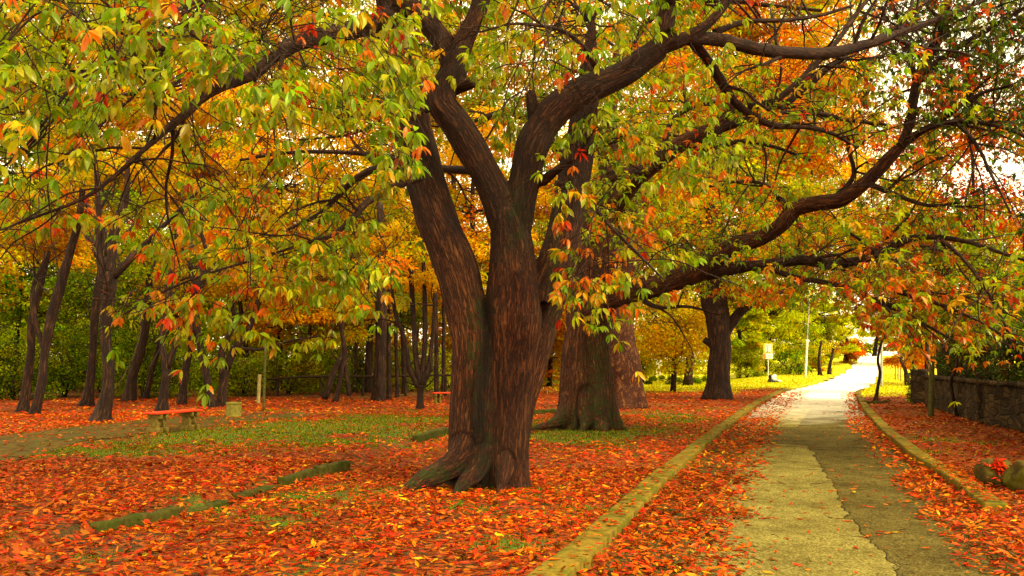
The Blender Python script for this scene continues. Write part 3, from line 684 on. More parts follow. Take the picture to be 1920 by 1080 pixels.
# limbs that sweep out of the fork
def limb(parent, sk, pts, d, seg=9, subs=0, subL=1.2, dr=0.1, lump=.12, lvl=1):
    a = Acc(); p, r = pxpath(pts, d); p2, r2 = tube(a, p, r, seg, lump, 6); sk.add(p2, r2)
    if subs: taper_sub(a, sk, p2, r2, subs, subL, dr, lvl)
    a.build('limb', M['bark_branch'], parent); return p2, r2
LB = [
 ([(775, -5, 40, 11.6), (725, 35, 38, 11.3), (650, 58, 36, 10.6), (575, 75, 33, 10), (520, 100, 30, 9.6), (478, 135, 26, 9.3), (430, 155, 24, 9.0), (385, 178, 20, 8.8), (350, 212, 17, 8.6), (310, 245, 14, 8.4), (265, 285, 10, 8.2), (215, 330, 8, 8.0), (150, 375, 7, 7.8), (30, 420, 5, 7.5)], 12),
 ([(460, 143, 16, 9.2), (400, 95, 12, 9.0), (360, 62, 14, 8.8), (310, 85, 14, 8.6), (250, 102, 11, 8.4), (190, 115, 9, 8.2), (120, 180, 7, 8.0), (60, 260, 5, 7.8), (0, 320, 4, 7.6)], 9),
 ([(390, 170, 10, 8.9), (345, 150, 9, 8.7), (300, 170, 8, 8.5), (220, 180, 7, 8.2), (120, 210, 5, 8.0), (40, 290, 4, 7.8)], 7),
 ([(785, 330, 22, 11.4), (740, 350, 15, 10.9), (690, 378, 14, 10.5), (660, 410, 12, 10.2), (625, 440, 9, 10.0), (585, 452, 6, 9.8), (500, 480, 5, 9.6), (400, 510, 5, 9.3), (310, 545, 4, 9.0), (230, 590, 3, 8.8)], 8),
 ([(790, 300, 26, 11.9), (735, 312, 18, 12.4), (690, 322, 15, 12.7), (650, 350, 12, 13), (600, 400, 9, 13.2), (540, 430, 6, 13.4)], 6),
 ([(895, 320, 18, 11.7), (850, 318, 16, 12.3), (800, 312, 14, 12.8), (700, 290, 10, 13.4), (560, 285, 7, 13.8), (450, 300, 5, 14)], 8),
 ([(800, 205, 16, 11.2), (770, 206, 9, 10.8), (730, 215, 7, 10.4), (690, 240, 6, 10), (640, 255, 5, 9.7), (560, 262, 4, 9.4)], 6),
 ([(1045, 345, 14, 11.2), (1085, 360, 11, 10.6), (1110, 385, 9, 10.2), (1150, 430, 7, 9.8), (1200, 480, 5, 9.5), (1245, 525, 4, 9.3)], 6),
 ([(1120, 130, 14, 11.2), (1095, 90, 9, 10.9), (1060, 60, 8, 10.6), (1010, 48, 7, 10.3), (960, 45, 5, 10), (900, 60, 4, 9.7)], 7),
 ([(640, -150, 26, 11.9), (560, -120, 22, 10.5), (450, -90, 18, 9.3), (340, -70, 15, 8.5), (220, -50, 11, 7.8), (90, -20, 8, 7.2), (-60, 30, 5, 6.8)], 10),
 ([(690, -80, 24, 11.6), (600, -60, 18, 10), (520, -40, 14, 9), (430, -20, 10, 8), (330, 20, 7, 7.4), (240, 70, 5, 7)], 8),
 ([(1290, 72, 26, 11.3), (1350, 75, 26, 11.6), (1420, 92, 25, 12), (1500, 100, 24, 12.4), (1560, 98, 22, 12.7), (1620, 84, 20, 13), (1670, 68, 17, 13.3), (1725, 48, 12, 13.6), (1800, 20, 8, 14), (1870, -10, 6, 14.2)], 12),
 ([(1300, 80, 22, 11.6), (1325, 110, 18, 11.9), (1350, 150, 19, 12.2), (1372, 185, 17, 12.5), (1400, 210, 15, 12.8), (1450, 235, 13, 13.1), (1510, 238, 10, 13.4), (1560, 250, 8, 13.7), (1605, 276, 5, 14)], 9),
 ([(1405, 200, 14, 12.8), (1450, 190, 14, 12.9), (1490, 160, 13, 13), (1530, 120, 12, 13.2), (1575, 70, 10, 13.4), (1610, 20, 9, 13.6), (1650, -30, 8, 13.8)], 9),
 ([(1440, 205, 12, 13.2), (1480, 190, 14, 13.3), (1525, 150, 12, 13.4), (1590, 100, 9, 13.6), (1680, 50, 7, 13.9), (1740, 0, 5, 14.1)], 9),
 ([(1340, 60, 14, 11.8), (1400, 40, 10, 12), (1470, 38, 8, 12.2), (1540, 28, 7, 12.4), (1600, 10, 5, 12.6)], 6),
 ([(905, -30, 22, 11), (960, -60, 15, 10), (1010, -60, 11, 9.2), (1070, -40, 8, 8.6), (1130, 0, 6, 8.2)], 6),
 ([(1262, 0, 20, 11.2), (1200, -40, 14, 10.4), (1130, -50, 10, 9.8), (1060, -30, 7, 9.3)], 5),
]
for pts, subs in LB: limb(big, sk, pts, D, 9, subs, 1.5, .12)
lf, tw = Acc(), Acc()
def targets(n, x0, x1, y0, y1, da, db, keep=None):
    px = R.uniform(x0, x1, n); py = R.uniform(y0, y1, n); d = R.uniform(da, db, n)
    if keep is not None:
        k_ = keep(px, py); px, py, d = px[k_], py[k_], d[k_]
    return np.stack([P(a_, b_, c_) for a_, b_, c_ in zip(px, py, d)]) if len(px) else np.zeros((0, 3))
MAINO = dict(orange=3, gold=1.6, dorange=1, red=1.6, ygreen=.8, yellow=.8)
MAING = dict(green=5, ygreen=4.2, yellow=.35, orange=.5, gold=.4, olive=.5)
mf = mixer((MAING, MAINO, lambda p: .06 + .22 * (p[:, 2] < 3.2), .36))
noisek = lambda px, py: n2(px, py, 1 / 130., 4) > .40
W = []
W.append(targets(150, -80, 720, -60, 230, 6.5, 10.5, noisek))
W.append(targets(62, -60, 560, 180, 400, 7.6, 11, noisek))
W.append(targets(60, 380, 760, 60, 330, 8.5, 12.5, noisek))
W.append(targets(44, 420, 745, 300, 470, 9, 12.5))
W.append(targets(14, 250, 520, 480, 560, 8.6, 9.6))
W.append(targets(22, 480, 720, 430, 500, 9, 10.6))
W.append(targets(10, 640, 740, 180, 300, 8.2, 9.2))
W.append(targets(105, 700, 1340, -70, 110, 9, 14.5, noisek))
W.append(targets(30, 880, 1100, 80, 230, 12.4, 14.5))
W.append(targets(24, 1050, 1300, 130, 300, 10, 11))
W.append(targets(16, 1060, 1170, 300, 420, 9.4, 10.6))
W.append(targets(12, 1060, 1220, 430, 530, 9.2, 10.2))
W.append(targets(9, 1070, 1110, 470, 560, 9.4, 10.4))
W.append(targets(3, 790, 815, 100, 118, 10.0, 10.4))
W.append(targets(70, -120, 700, -110, 130, 6.0, 8.0, noisek))
W = [w for w in W if len(w)]
sprays(np.concatenate(W), sk, tw, lf, mf, .152, 6, .75, 8, CH, 4.2, .0055, .75)
def accents(pts, d_, mixw, n=3):
    q = np.repeat(np.stack([P(a_, b_, d_) for a_, b_ in pts]), n, 0) + R.normal(size=(len(pts) * n, 3)) * .07; q0 = len(lf.v)
    twigs(tw, np.stack([q + [0, .25, .30], q + [0, .1, .12], q], 1), np.tile([.006, .005, .003], (len(q), 1)), 4)
    cluster_leaves(lf, q, norm(rv(len(q)) * .5 + [0, -.3, -.6]), .15, mixw, 6, CH, droop=.7, wr=.36)
accents([(792, 112), (815, 98), (800, 135), (770, 185)], 10.4, dict(yellow=5, gold=1), 2)
accents([(690, 190), (712, 210), (668, 208), (1085, 90), (1060, 140)], 9.6, dict(red=2, orange=4), 2)
accents([(1040, 412), (1052, 440), (1026, 455), (1070, 300), (1110, 440)], 9.9, dict(red=2.5, orange=4), 2)
accents([(215, 600), (330, 590), (360, 560), (300, 545)], 8.8, dict(orange=4, gold=2), 2)
# right half of this crown, seen from below and further off
W2 = [targets(120, 1280, 1720, -60, 130, 11.5, 15.5, noisek), targets(60, 1330, 1640, 120, 300, 12, 15, noisek)]
sprays(np.concatenate(W2), sk, tw, lf, mixer((MAING, MAINO, lambda p: .28 + 0 * p[:, 0], .36)), .15, 5, .9, 7, LF, 3.2, .006, .4)
# upper crown, above the picture
n = 130; a_ = R.uniform(0, 2 * math.pi, n); rr = 6.8 * np.sqrt(R.random(n)); zz = R.uniform(7.2, 12.5, n)
up_t = np.stack([b1[0] + rr * np.cos(a_), b1[1] + rr * np.sin(a_) * 1.0, zz], -1)
up_t = up_t[(up_t[:, 2] - 1.6) / np.maximum(up_t[:, 1], .5) > .50]
sprays(up_t, sk, tw, lf, mixer((MAING, MAINO, lambda p: .2 + 0 * p[:, 0], .5)), .30, 5, 1.6, 8, RH, 7.0, .01, .3)
lf.build('crown', M['leaf'], big); tw.build('twigs', M['twig'], big)

# ===== 2. the mossy chestnut behind it, its limbs arch over the road
b2 = GH(1100, 803)
t2 = thing('chestnut_tree', 'broad mossy chestnut behind the big forked one, limbs arching over the road', 'tree', b2)
T_, sk = Acc(), Skel(); segs = []; D = float(b2[1])
stem([(1072, 815, 70), (1080, 770, 66), (1082, 720, 62), (1085, 660, 62), (1092, 600, 64), (1098, 550, 60), (1105, 500, 50), (1098, 430, 34), (1075, 370, 30), (1060, 300, 26)], sg=18, flare=.25)
stem([(1125, 818, 70, D - .2), (1122, 770, 66, D - .2), (1118, 720, 64), (1112, 660, 64), (1112, 600, 66), (1120, 550, 66), (1132, 490, 60), (1145, 420, 54), (1148, 350, 48), (1140, 290, 42), (1142, 230, 30), (1150, 160, 22), (1156, 90, 12)], sg=18, flare=.3)
stem([(1100, 815, 80, D + .5), (1105, 740, 90, D + .5), (1105, 660, 84, D + .4), (1110, 590, 80, D + .3)], sg=18, flare=.2)
stem([(1110, 590, 54, D - .2), (1135, 560, 50, D - .4), (1180, 546, 46, D - .8), (1235, 535, 46, D - 1.2), (1290, 515, 48, D - 1.6), (1330, 506, 36, D - 1.9)], sg=16)
stem([(1300, 515, 44, D - 1.7), (1340, 485, 36, D - 2), (1375, 462, 34, D - 2.2), (1420, 448, 32, D - 2.4), (1462, 425, 30, D - 2.6), (1490, 392, 30, D - 2.8), (1530, 380, 29, D - 3.1), (1580, 372, 28, D - 3.5), (1625, 340, 28, D - 3.8), (1662, 302, 26, D - 4), (1700, 265, 20, D - 4.2)], sg=14)
stem([(1145, 400, 40), (1180, 350, 34, D - .5), (1215, 318, 32, D - .8), (1250, 290, 30, D - 1), (1290, 262, 28, D - 1.2), (1330, 245, 26, D - 1.4), (1365, 215, 18, D - 1.6), (1370, 190, 14, D - 1.7)], sg=14)
stem([(1148, 330, 24, D - .2), (1185, 322, 16, D - .8), (1222, 318, 12, D - 1.2), (1232, 316, 10, D - 1.3)], sg=10)
for q_ in ([(1072, 745, 44, D - .1), (1058, 780, 34, D - .3), (1035, 796, 20, D - .5), (1008, 802, 12, D - .6), (985, 810, 5, D - .7)], [(1135, 740, 40, D - .1), (1148, 775, 32, D - .3), (1162, 797, 20, D - .5), (1178, 812, 8, D - .6)], [(1100, 740, 36, D - .3), (1098, 780, 28, D - .5), (1094, 802, 18, D - .7), (1086, 818, 6, D - .9)], [(1120, 740, 30, D - .3), (1126, 785, 22, D - .55), (1134, 806, 14, D - .8), (1140, 820, 5, D - 1)]):
    stem(q_, sg=12)
def moss2(co, nr_):
    px, py = to_px(co[:, 0], co[:, 1], co[:, 2])
    g = .9 * np.exp(-((px - 1122) / 26) ** 2) * ss(600, 660, py) + .8 * ss(745, 790, py) + .5 * np.exp(-((px - 1142) / 22) ** 2 - ((py - 280) / 90) ** 2)
    return np.clip(g, 0, 1)
fluted(T_, segs, .032, 'trunk', M['bark'], t2, moss2, .035)
LB2 = [
 ([(1325, 512, 30, D - 1.8), (1380, 502, 24, D - 2.2), (1430, 498, 21, D - 2.6), (1500, 488, 20, D - 3), (1560, 496, 20, D - 3.4), (1610, 488, 18, D - 3.8), (1660, 470, 15, D - 4.2), (1705, 448, 13, D - 4.6), (1760, 445, 10, D - 5), (1820, 455, 8, D - 5.4), (1880, 475, 7, D - 5.8), (1960, 500, 5, D - 6.2)], 10),
 ([(1690, 275, 18, D - 4.2), (1706, 230, 20, D - 4.3), (1714, 180, 19, D - 4.4), (1722, 140, 18, D - 4.5), (1745, 105, 15, D - 4.7), (1768, 60, 13, D - 4.9), (1780, 0, 11, D - 5.1), (1790, -70, 9, D - 5.3)], 10),
 ([(1724, 150, 15, D - 4.5), (1760, 115, 13, D - 4.8), (1810, 80, 11, D - 5.1), (1870, 45, 9, D - 5.4), (1930, 10, 6, D - 5.6)], 9),
 ([(1700, 265, 16, D - 4.2), (1740, 240, 13, D - 4.6), (1790, 228, 11, D - 5), (1850, 232, 9, D - 5.4), (1910, 250, 7, D - 5.8), (1970, 290, 5, D - 6)], 9),
 ([(1718, 170, 12, D - 4.4), (1708, 110, 10, D - 4.4), (1690, 50, 8, D - 4.4), (1665, -10, 6, D - 4.4)], 7),
 ([(1730, 245, 9, D - 4.6), (1790, 205, 8, D - 5), (1840, 175, 7, D - 5.2), (1900, 160, 5, D - 5.5)], 7),
 ([(1330, 248, 20, D - 1.4), (1400, 225, 16, D - 1.8), (1450, 215, 13, D - 2.1), (1520, 212, 10, D - 2.4), (1590, 225, 8, D - 2.8), (1670, 235, 5, D - 3.1)], 8),
 ([(1280, 270, 16, D - 1.1), (1330, 280, 11, D - 1.3), (1390, 265, 9, D - 1.5), (1450, 275, 7, D - 1.7), (1520, 300, 5, D - 2)], 6),
 ([(1245, 292, 14, D - 1), (1255, 235, 10, D - 1), (1290, 205, 8, D - 1), (1340, 190, 6, D - 1)], 5),
 ([(1560, 376, 12, D - 3.4), (1600, 330, 9, D - 3.6), (1590, 270, 7, D - 3.7), (1600, 210, 5, D - 3.8)], 5),
 ([(1630, 345, 12, D - 3.9), (1680, 365, 9, D - 4.4), (1740, 385, 7, D - 4.9), (1800, 380, 5, D - 5.4)], 6),
 ([(1480, 400, 11, D - 2.8), (1440, 350, 8, D - 2.8), (1390, 340, 6, D - 2.8), (1330, 350, 5, D - 2.8)], 5),
 ([(1430, 498, 13, D - 2.6), (1490, 520, 11, D - 3.2), (1560, 532, 10, D - 3.8), (1620, 552, 9, D - 4.2), (1680, 580, 8, D - 4.6), (1740, 612, 6, D - 5), (1790, 640, 4, D - 5.3)], 9),
 ([(1560, 496, 11, D - 3.4), (1620, 530, 9, D - 4), (1690, 550, 8, D - 4.6), (1760, 570, 7, D - 5.2), (1830, 600, 5, D - 5.8), (1900, 640, 4, D - 6.2)], 9),
 ([(1760, 445, 8, D - 5), (1810, 490, 7, D - 5.6), (1850, 545, 6, D - 6), (1880, 600, 5, D - 6.3), (1900, 640, 4, D - 6.5)], 6),
 ([(1790, 228, 8, D - 5), (1830, 270, 7, D - 5.6), (1860, 330, 5, D - 6), (1895, 400, 4, D - 6.4)], 6),
 ([(1180, 546, 14, D - .8), (1230, 575, 8, D - 1.4), (1290, 575, 6, D - 1.8), (1350, 590, 4, D - 2.2)], 4),
 ([(1060, 300, 22, D), (1010, 240, 16, D - .5), (950, 210, 12, D - 1), (880, 230, 8, D - 1.3)], 5),
 ([(1150, 170, 15, D), (1180, 90, 13, D - .2), (1240, 20, 12, D - .5), (1330, 0, 12, D - 1), (1440, 10, 8, D - 1.5), (1540, 20, 6, D - 2)], 7),
]
for pts, subs in LB2: limb(t2, sk, pts, D, 8, subs, 1.9, .15)
lf, tw = Acc(), Acc()
G2 = dict(green=5, ygreen=5, dgreen=.5, yellow=.6, olive=.6, lime=.6); O2 = dict(orange=3.5, gold=2, dorange=2, red=1, yellow=.8)
DK = dict(dgreen=6, green=1.5, olive=1.5, brown=1)
m2f = mixer((G2, O2, lambda p: .12 + .38 * (p[:, 2] < 3.4) * (p[:, 0] > 4), .42))
W = [targets(130, 1160, 1500, 250, 500, D - 3, D + 3, noisek), targets(60, 1240, 1560, 400, 480, D - 4, D), targets(130, 1140, 1560, -20, 240, D - 2.5, D + 3, noisek),
     targets(80, 1480, 1900, 460, 560, D - 6.5, D - 2.5, noisek), targets(34, 1640, 1900, 545, 590, D - 5.5, D - 3), targets(70, 1560, 1960, 350, 520, D - 6.5, D - 2, noisek),
     targets(40, 1050, 1210, 40, 440, D - 3.2, D - 1.5), targets(26, 1180, 1420, 480, 560, D - 2, D + 1), targets(90, 1400, 1720, 120, 380, D - 4.5, D, noisek)]
sprays(np.concatenate(W), sk, tw, lf, m2f, .17, 5, 1.2, 10, LF, 4.5, .007, .35)
W = [targets(320, 1650, 1990, -60, 215, D - 6.5, D - 2, lambda a_, b_: ~((a_ < 1725) & (b_ > 90) & (b_ < 215))), targets(24, 1700, 1960, 230, 360, D - 6.5, D - 4, noisek)]
sprays(np.concatenate(W), sk, tw, lf, mixer((DK, dict(dorange=2, red=2, dgreen=3), lambda p: .1 + 0 * p[:, 0], .42)), .15, 5, 1.1, 8, LF, 4.5, .007, .35)
n = 170; a_ = R.uniform(0, 2 * math.pi, n); rr = 9.5 * np.sqrt(R.random(n)); zz = R.uniform(9.5, 17, n)
up_t = np.stack([b2[0] + 2 + rr * np.cos(a_), b2[1] + rr * np.sin(a_), zz], -1); up_t = up_t[(up_t[:, 2] - 1.6) / np.maximum(up_t[:, 1], 1) > .50]
sprays(up_t, sk, tw, lf, mixer((G2, O2, lambda p: .3 + 0 * p[:, 0], .5)), .40, 5, 2.2, 8, RH, 9.0, .012, .3)
lf.build('crown', M['leaf'], t2); tw.build('twigs', M['twig'], t2)

# ===== generic woodland tree
def clump_crown(lf, tw, sk, clumps, mixw, size, nleaf, tmpl=RH, flat=.42, conn=True, wr=.62, sunny=0):
    """clumps: (x,y,z,r)"""
    clumps = np.asarray(clumps, float); N = len(clumps)
    if conn:
        sp_, sr_ = sk.pts(); C = []; RRr = []
        for c in clumps:
            i_ = np.argmin(((sp_ - c[:3]) ** 2).sum(1)); S = sp_[i_]; Dd = c[:3] - S; l = np.linalg.norm(Dd)
            t = np.linspace(0, 1, 6)[:, None]; mp = S + Dd * .5 + np.array([0, 0, .12 * l]) + rv(1)[0] * .12 * l
            q = (1 - t) ** 2 * S + 2 * t * (1 - t) * mp + t ** 2 * c[:3]; q[1:-1] += R.normal(size=(4, 3)) * .03 * l
            C.append(q); r0 = min(sr_[i_] * .6, .012 + .011 * l); RRr.append(np.linspace(r0, .010, 6))
            for kk in range(4):
                e_ = c[:3] + rv(1)[0] * c[3] * np.array([1, 1, .45]); s_ = q[3 + kk % 3]; t2_ = np.linspace(0, 1, 6)[:, None]
                C.append(s_ * (1 - t2_) + e_ * t2_ + np.array([0, 0, .08 * c[3]]) * (t2_ * (1 - t2_) * 4)); RRr.append(np.linspace(.010, .004, 6))
        twigs(tw, np.array(C), np.array(RRr), 4)
    per = max(4, nleaf // N); M_ = N * per; id_ = np.repeat(np.arange(N), per)
    v = R.normal(size=(M_, 3)); v = norm(v) * (R.random((M_, 1)) ** .45)
    pos = clumps[id_, :3] + v * clumps[id_, 3:4] * np.array([1, 1, flat]) 
    pos[:, 2] -= (v[:, 0] ** 2 + v[:, 1] ** 2) * clumps[id_, 3] * .28
    tone = R.uniform(.5, 1.35, N)[:, None]; cc = (colors(N, mixw, .3) * tone)[id_]; own = colors(M_, mixw, .25) * (.4 + .6 * tone)[id_]; sw = R.random(M_) < .45
    col = np.where(sw[:, None], own, cc)
    kk = ~open_trunk(pos); pos, col, v = pos[kk], col[kk], v[kk]; M_ = len(pos)
    d = norm(v * np.array([1, 1, .2]) + rv(M_) * .8 + np.array([0, 0, -.35])); up = norm(np.array([0, 0, 1.0]) + rv(M_) * .7)
    l = size * R.uniform(.6, 1.25, M_)
    leaves(lf, pos, d, up, l, l * wr, col, tmpl)
def ellclumps(cx, cy, rx, ry, d, depth, n, rmin, rmax, thr=0.0):
    """clumps in an ellipsoid given by its middle (cx,cy,d) as seen from the path"""
    c = P(cx, cy, d); a = rx * d / F; b = ry * d / F
    v = norm(R.normal(size=(n, 3))) * (R.random((n, 1)) ** .4)
    q = c + v * np.array([a, depth, b]); r = R.uniform(rmin, rmax, n)
    return np.hstack([q, r[:, None]])
def wood_tree(name, label, cat, stems, d, crown, mixw, size, nleaf, barkm='bark_far', group=None, flare=.5, seg=10, subs=0, subL=2.0, extra=None, tmpl=RH, flat=.42):
    """stems: list of pixel paths, first one starts at the base"""
    b = GH(stems[0][0][0], stems[0][0][1]) if d is None else None
    if b is None: b0 = P(stems[0][0][0], stems[0][0][1], d); b = np.array([b0[0], d, float(H(b0[0], d))])
    d = float(b[1]); root = thing(name, label, cat, b, group)
    a = Acc(); sk = Skel()
    for k, s in enumerate(stems):
        p, r = pxpath(s, d)
        if k == 0:
            p[0] = [p[0][0], d, b[2] - .12]
        p2, r2 = tube(a, p, r, seg, .14, 5, flare=flare if k == 0 else 0); sk.add(p2, r2)
        if subs: taper_sub(a, sk, p2[len(p2) // 2:], r2[len(p2) // 2:], subs, subL, -.1, 1)
    lf = Acc()
    if crown is not None and len(crown):
        clump_crown(lf, a, sk, crown, mixw, size, nleaf, tmpl, flat)
        lf.build('crown', M['far_leaf'], root)
    a.build('trunk', M[barkm], root)
    return root

GOLD = dict(gold=4, orange=1.3, yellow=3.4, ygreen=1.8, dorange=.3)
GG = dict(gold=2.6, yellow=3, ygreen=3.2, olive=.8, orange=.9)
GREEN = dict(green=5, dgreen=1.6, olive=1, ygreen=2.5)
DG = dict(dgreen=3, green=4, olive=1, ygreen=2.5)
LIME = dict(lime=5, ygreen=2, yellow=1.2, green=.8)
ORED = dict(orange=4, gold=3, yellow=1, ygreen=1, red=.5)
# plane tree with mottled bark
wood_tree('plane_tree', 'tree with mottled reddish bark right behind the mossy chestnut', 'tree',
 [[(1172, 765, 62), (1168, 720, 62), (1165, 670, 60), (1162, 620, 54), (1168, 580, 46), (1175, 540, 40), (1185, 480, 34), (1195, 400, 28), (1205, 300, 22)], [(1190, 770, 26), (1183, 720, 22), (1180, 660, 20), (1178, 600, 18)]],
 None, ellclumps(1190, 330, 150, 130, 34, 4, 50, .8, 1.5), GG, .17, 12000, 'bark_plane', flare=.35, seg=16)
# dark tree beside the road
wood_tree('roadside_tree', 'dark trunk with a low stub and a rising right branch, standing beside the road kerb', 'tree',
 [[(1347, 748, 42), (1348, 700, 38), (1350, 650, 40), (1346, 600, 44), (1342, 560, 40), (1338, 500, 30), (1335, 420, 24), (1330, 320, 18)], [(1338, 600, 24), (1325, 570, 20), (1315, 530, 16), (1300, 470, 12)],
  [(1352, 640, 24), (1368, 610, 20), (1388, 585, 19), (1405, 572, 16), (1440, 560, 10), (1480, 540, 6)], [(1346, 655, 20), (1330, 643, 14), (1320, 637, 12)]],
 None, np.vstack([ellclumps(1330, 380, 190, 150, 39, 5, 55, .9, 1.7), ellclumps(1400, 540, 90, 40, 38, 3, 16, .7, 1.2)]), dict(gold=2, orange=2, ygreen=3, green=1.5, yellow=1), .20, 15000, flare=.4, seg=16)

# left woodland trunks
LEFT = [
 ('dark crooked trunk with flared foot just left of the red bench', [[(187, 792, 36), (200, 740, 28), (204, 690, 26), (198, 640, 22), (200, 590, 22), (205, 540, 26), (208, 510, 22)], [(198, 545, 20), (186, 470, 12), (185, 400, 11), (180, 320, 8)], [(208, 520, 20), (212, 440, 15), (235, 380, 12), (240, 300, 8)], [(212, 520, 16), (250, 480, 12), (290, 440, 10), (330, 400, 8), (390, 340, 5)], [(200, 480, 8), (190, 420, 8), (160, 380, 5)]], None, ellclumps(240, 250, 170, 130, 23.5, 3, 26, .5, .9), GG, 3200),
 ('slim dark trunk forking in a narrow V above the red bench', [[(302, 781, 26), (308, 730, 20), (312, 695, 20), (305, 650, 14), (308, 600, 12), (318, 540, 11), (325, 470, 8), (345, 380, 6)], [(314, 690, 14), (330, 640, 13), (342, 590, 11), (370, 530, 10), (385, 470, 9), (378, 420, 7), (420, 360, 5)]], None, ellclumps(390, 300, 130, 120, 25, 3, 22, .5, .9), GOLD, 3000),
 ('long leaning dark trunk second from the left edge', [[(62, 779, 22), (78, 720, 20), (84, 660, 19), (98, 590, 19), (118, 520, 18), (135, 460, 15), (150, 400, 13), (155, 340, 10)], [(84, 660, 12), (66, 600, 10), (62, 540, 8), (88, 480, 6)]], None, ellclumps(90, 380, 130, 100, 26, 3, 20, .5, .9), GOLD, 2600),
 ('dark trunk at the far left, half behind the long leaning one', [[(40, 776, 22), (50, 720, 20), (58, 660, 18), (60, 600, 14), (75, 540, 12), (90, 470, 10)]], 27.5, ellclumps(40, 420, 120, 110, 28, 3, 20, .6, 1.0), GOLD, 2600),
 ('pale brown trunk leaning left behind the crooked dark one', [[(160, 768, 26), (168, 720, 20), (174, 660, 17), (178, 590, 15), (190, 500, 12)]], 32, ellclumps(150, 420, 150, 120, 33, 3, 26, .7, 1.2), GREEN, 3600),
 ('short thick trunk leaning right in the green undergrowth', [[(240, 752, 24), (250, 700, 22), (265, 655, 20), (275, 600, 15), (280, 520, 12)]], 36, ellclumps(250, 470, 130, 100, 38, 3, 26, .7, 1.2), GREEN, 3600),
 ('slender trunk leaning right in shade right of the short thick one', [[(272, 750, 14), (283, 700, 12), (295, 660, 11), (310, 590, 9)]], 38, ellclumps(310, 480, 90, 90, 38, 3, 16, .7, 1.2), GOLD, 2200),
 ('brown trunk leaning right between the V fork and the twin trunks', [[(340, 756, 20), (346, 710, 18), (354, 660, 17), (362, 610, 15), (370, 540, 12)]], 33, ellclumps(380, 480, 110, 90, 34, 3, 20, .7, 1.2), GOLD, 2800),
 ('grey brown trunk leaning left beside the concrete bin tree', [[(398, 757, 18), (388, 710, 18), (378, 660, 17), (370, 610, 14), (368, 540, 12)]], 31, ellclumps(400, 440, 110, 90, 33, 3, 18, .7, 1.2), GOLD, 2800),
 ('black trunk beside the concrete bin dividing into two curved stems', [[(416, 762, 22), (419, 720, 20), (421, 690, 24)], [(418, 700, 20), (416, 660, 17), (428, 630, 16), (440, 600, 10), (430, 560, 8)], [(424, 690, 20), (440, 655, 18), (462, 625, 15), (480, 580, 12), (495, 530, 9), (520, 480, 6)], [(445, 652, 8), (490, 655, 7), (540, 640, 5), (600, 630, 4)]], None, ellclumps(500, 500, 150, 90, 31, 3.5, 34, .6, 1.1), GOLD, 5000),
 ('twin stemmed dark tree halfway along the far rail', [[(628, 742, 14), (640, 700, 12), (646, 660, 12), (640, 610, 9), (640, 540, 7)], [(655, 742, 12), (650, 700, 10), (644, 660, 9)], [(608, 748, 16), (625, 700, 15), (640, 670, 12)]], 35, ellclumps(620, 560, 120, 80, 35, 3, 34, .6, 1.1), GOLD, 5000),
 ('stoutest straight dark trunk rising above the leaf bank', [[(713, 747, 22), (715, 700, 21), (716, 640, 21), (716, 580, 20), (716, 480, 16), (712, 380, 12)]], 36, ellclumps(720, 400, 120, 110, 37, 3, 30, .7, 1.2), GG, 4500),
 ('thin straight trunk touching the stoutest one on its right', [[(730, 742, 12), (729, 690, 11), (729, 620, 11), (732, 520, 9)]], 37.5, ellclumps(770, 430, 90, 90, 39, 3, 18, .7, 1.2), GG, 2600),
 ('very thin dark sapling just left of the stoutest trunk', [[(697, 744, 7), (703, 700, 7), (706, 640, 6), (706, 560, 5)]], 36.5, ellclumps(690, 500, 60, 60, 37, 2, 8, .6, 1.0), GREEN, 1200),
 ('thin trunk between the stoutest trunk and the vase shaped tree', [[(745, 740, 9), (744, 690, 9), (742, 620, 8), (745, 520, 6)]], 39, ellclumps(760, 540, 60, 70, 39, 2, 10, .6, 1.0), DG, 1500),
 ('vase shaped dark tree with many upright stems on a short trunk', [[(788, 768, 16), (788, 740, 15), (789, 722, 20)], [(785, 725, 16), (768, 690, 12), (760, 640, 10), (742, 590, 8), (735, 540, 6)], [(788, 722, 16), (780, 670, 14), (776, 610, 12), (772, 540, 10), (768, 460, 7)], [(790, 722, 16), (795, 670, 12), (797, 600, 10), (795, 520, 8), (790, 430, 6)], [(793, 722, 14), (805, 680, 11), (812, 620, 9), (815, 560, 7)], [(794, 722, 10), (805, 700, 7), (812, 692, 5)], [(784, 722, 10), (768, 700, 7), (762, 690, 5)]], None, ellclumps(780, 480, 110, 90, 27, 2.5, 20, .5, .9), GOLD, 3200),
 ('thin dark trunk close to the left side of the big forked chestnut', [[(818, 744, 12), (818, 700, 11), (818, 640, 10), (816, 560, 9), (812, 460, 7)]], 36, ellclumps(830, 480, 70, 90, 37, 3, 16, .6, 1.0), GOLD, 2400),
]
for lab, st, d_, cr, mx, nl in LEFT:
    st = [[(q[0], q[1], q[2] * (.8 if q[1] > 600 else 1.0)) for q in s_] for s_ in st]
    cr[:, 1] += 2.6; cr[:, 0] += 2.6 * cr[:, 0] / cr[:, 1]
    wood_tree('woodland_tree', lab, 'tree', st, d_, cr, mx, .15, nl * 2, 'bark_far', flare=.55, subs=2, subL=1.6)

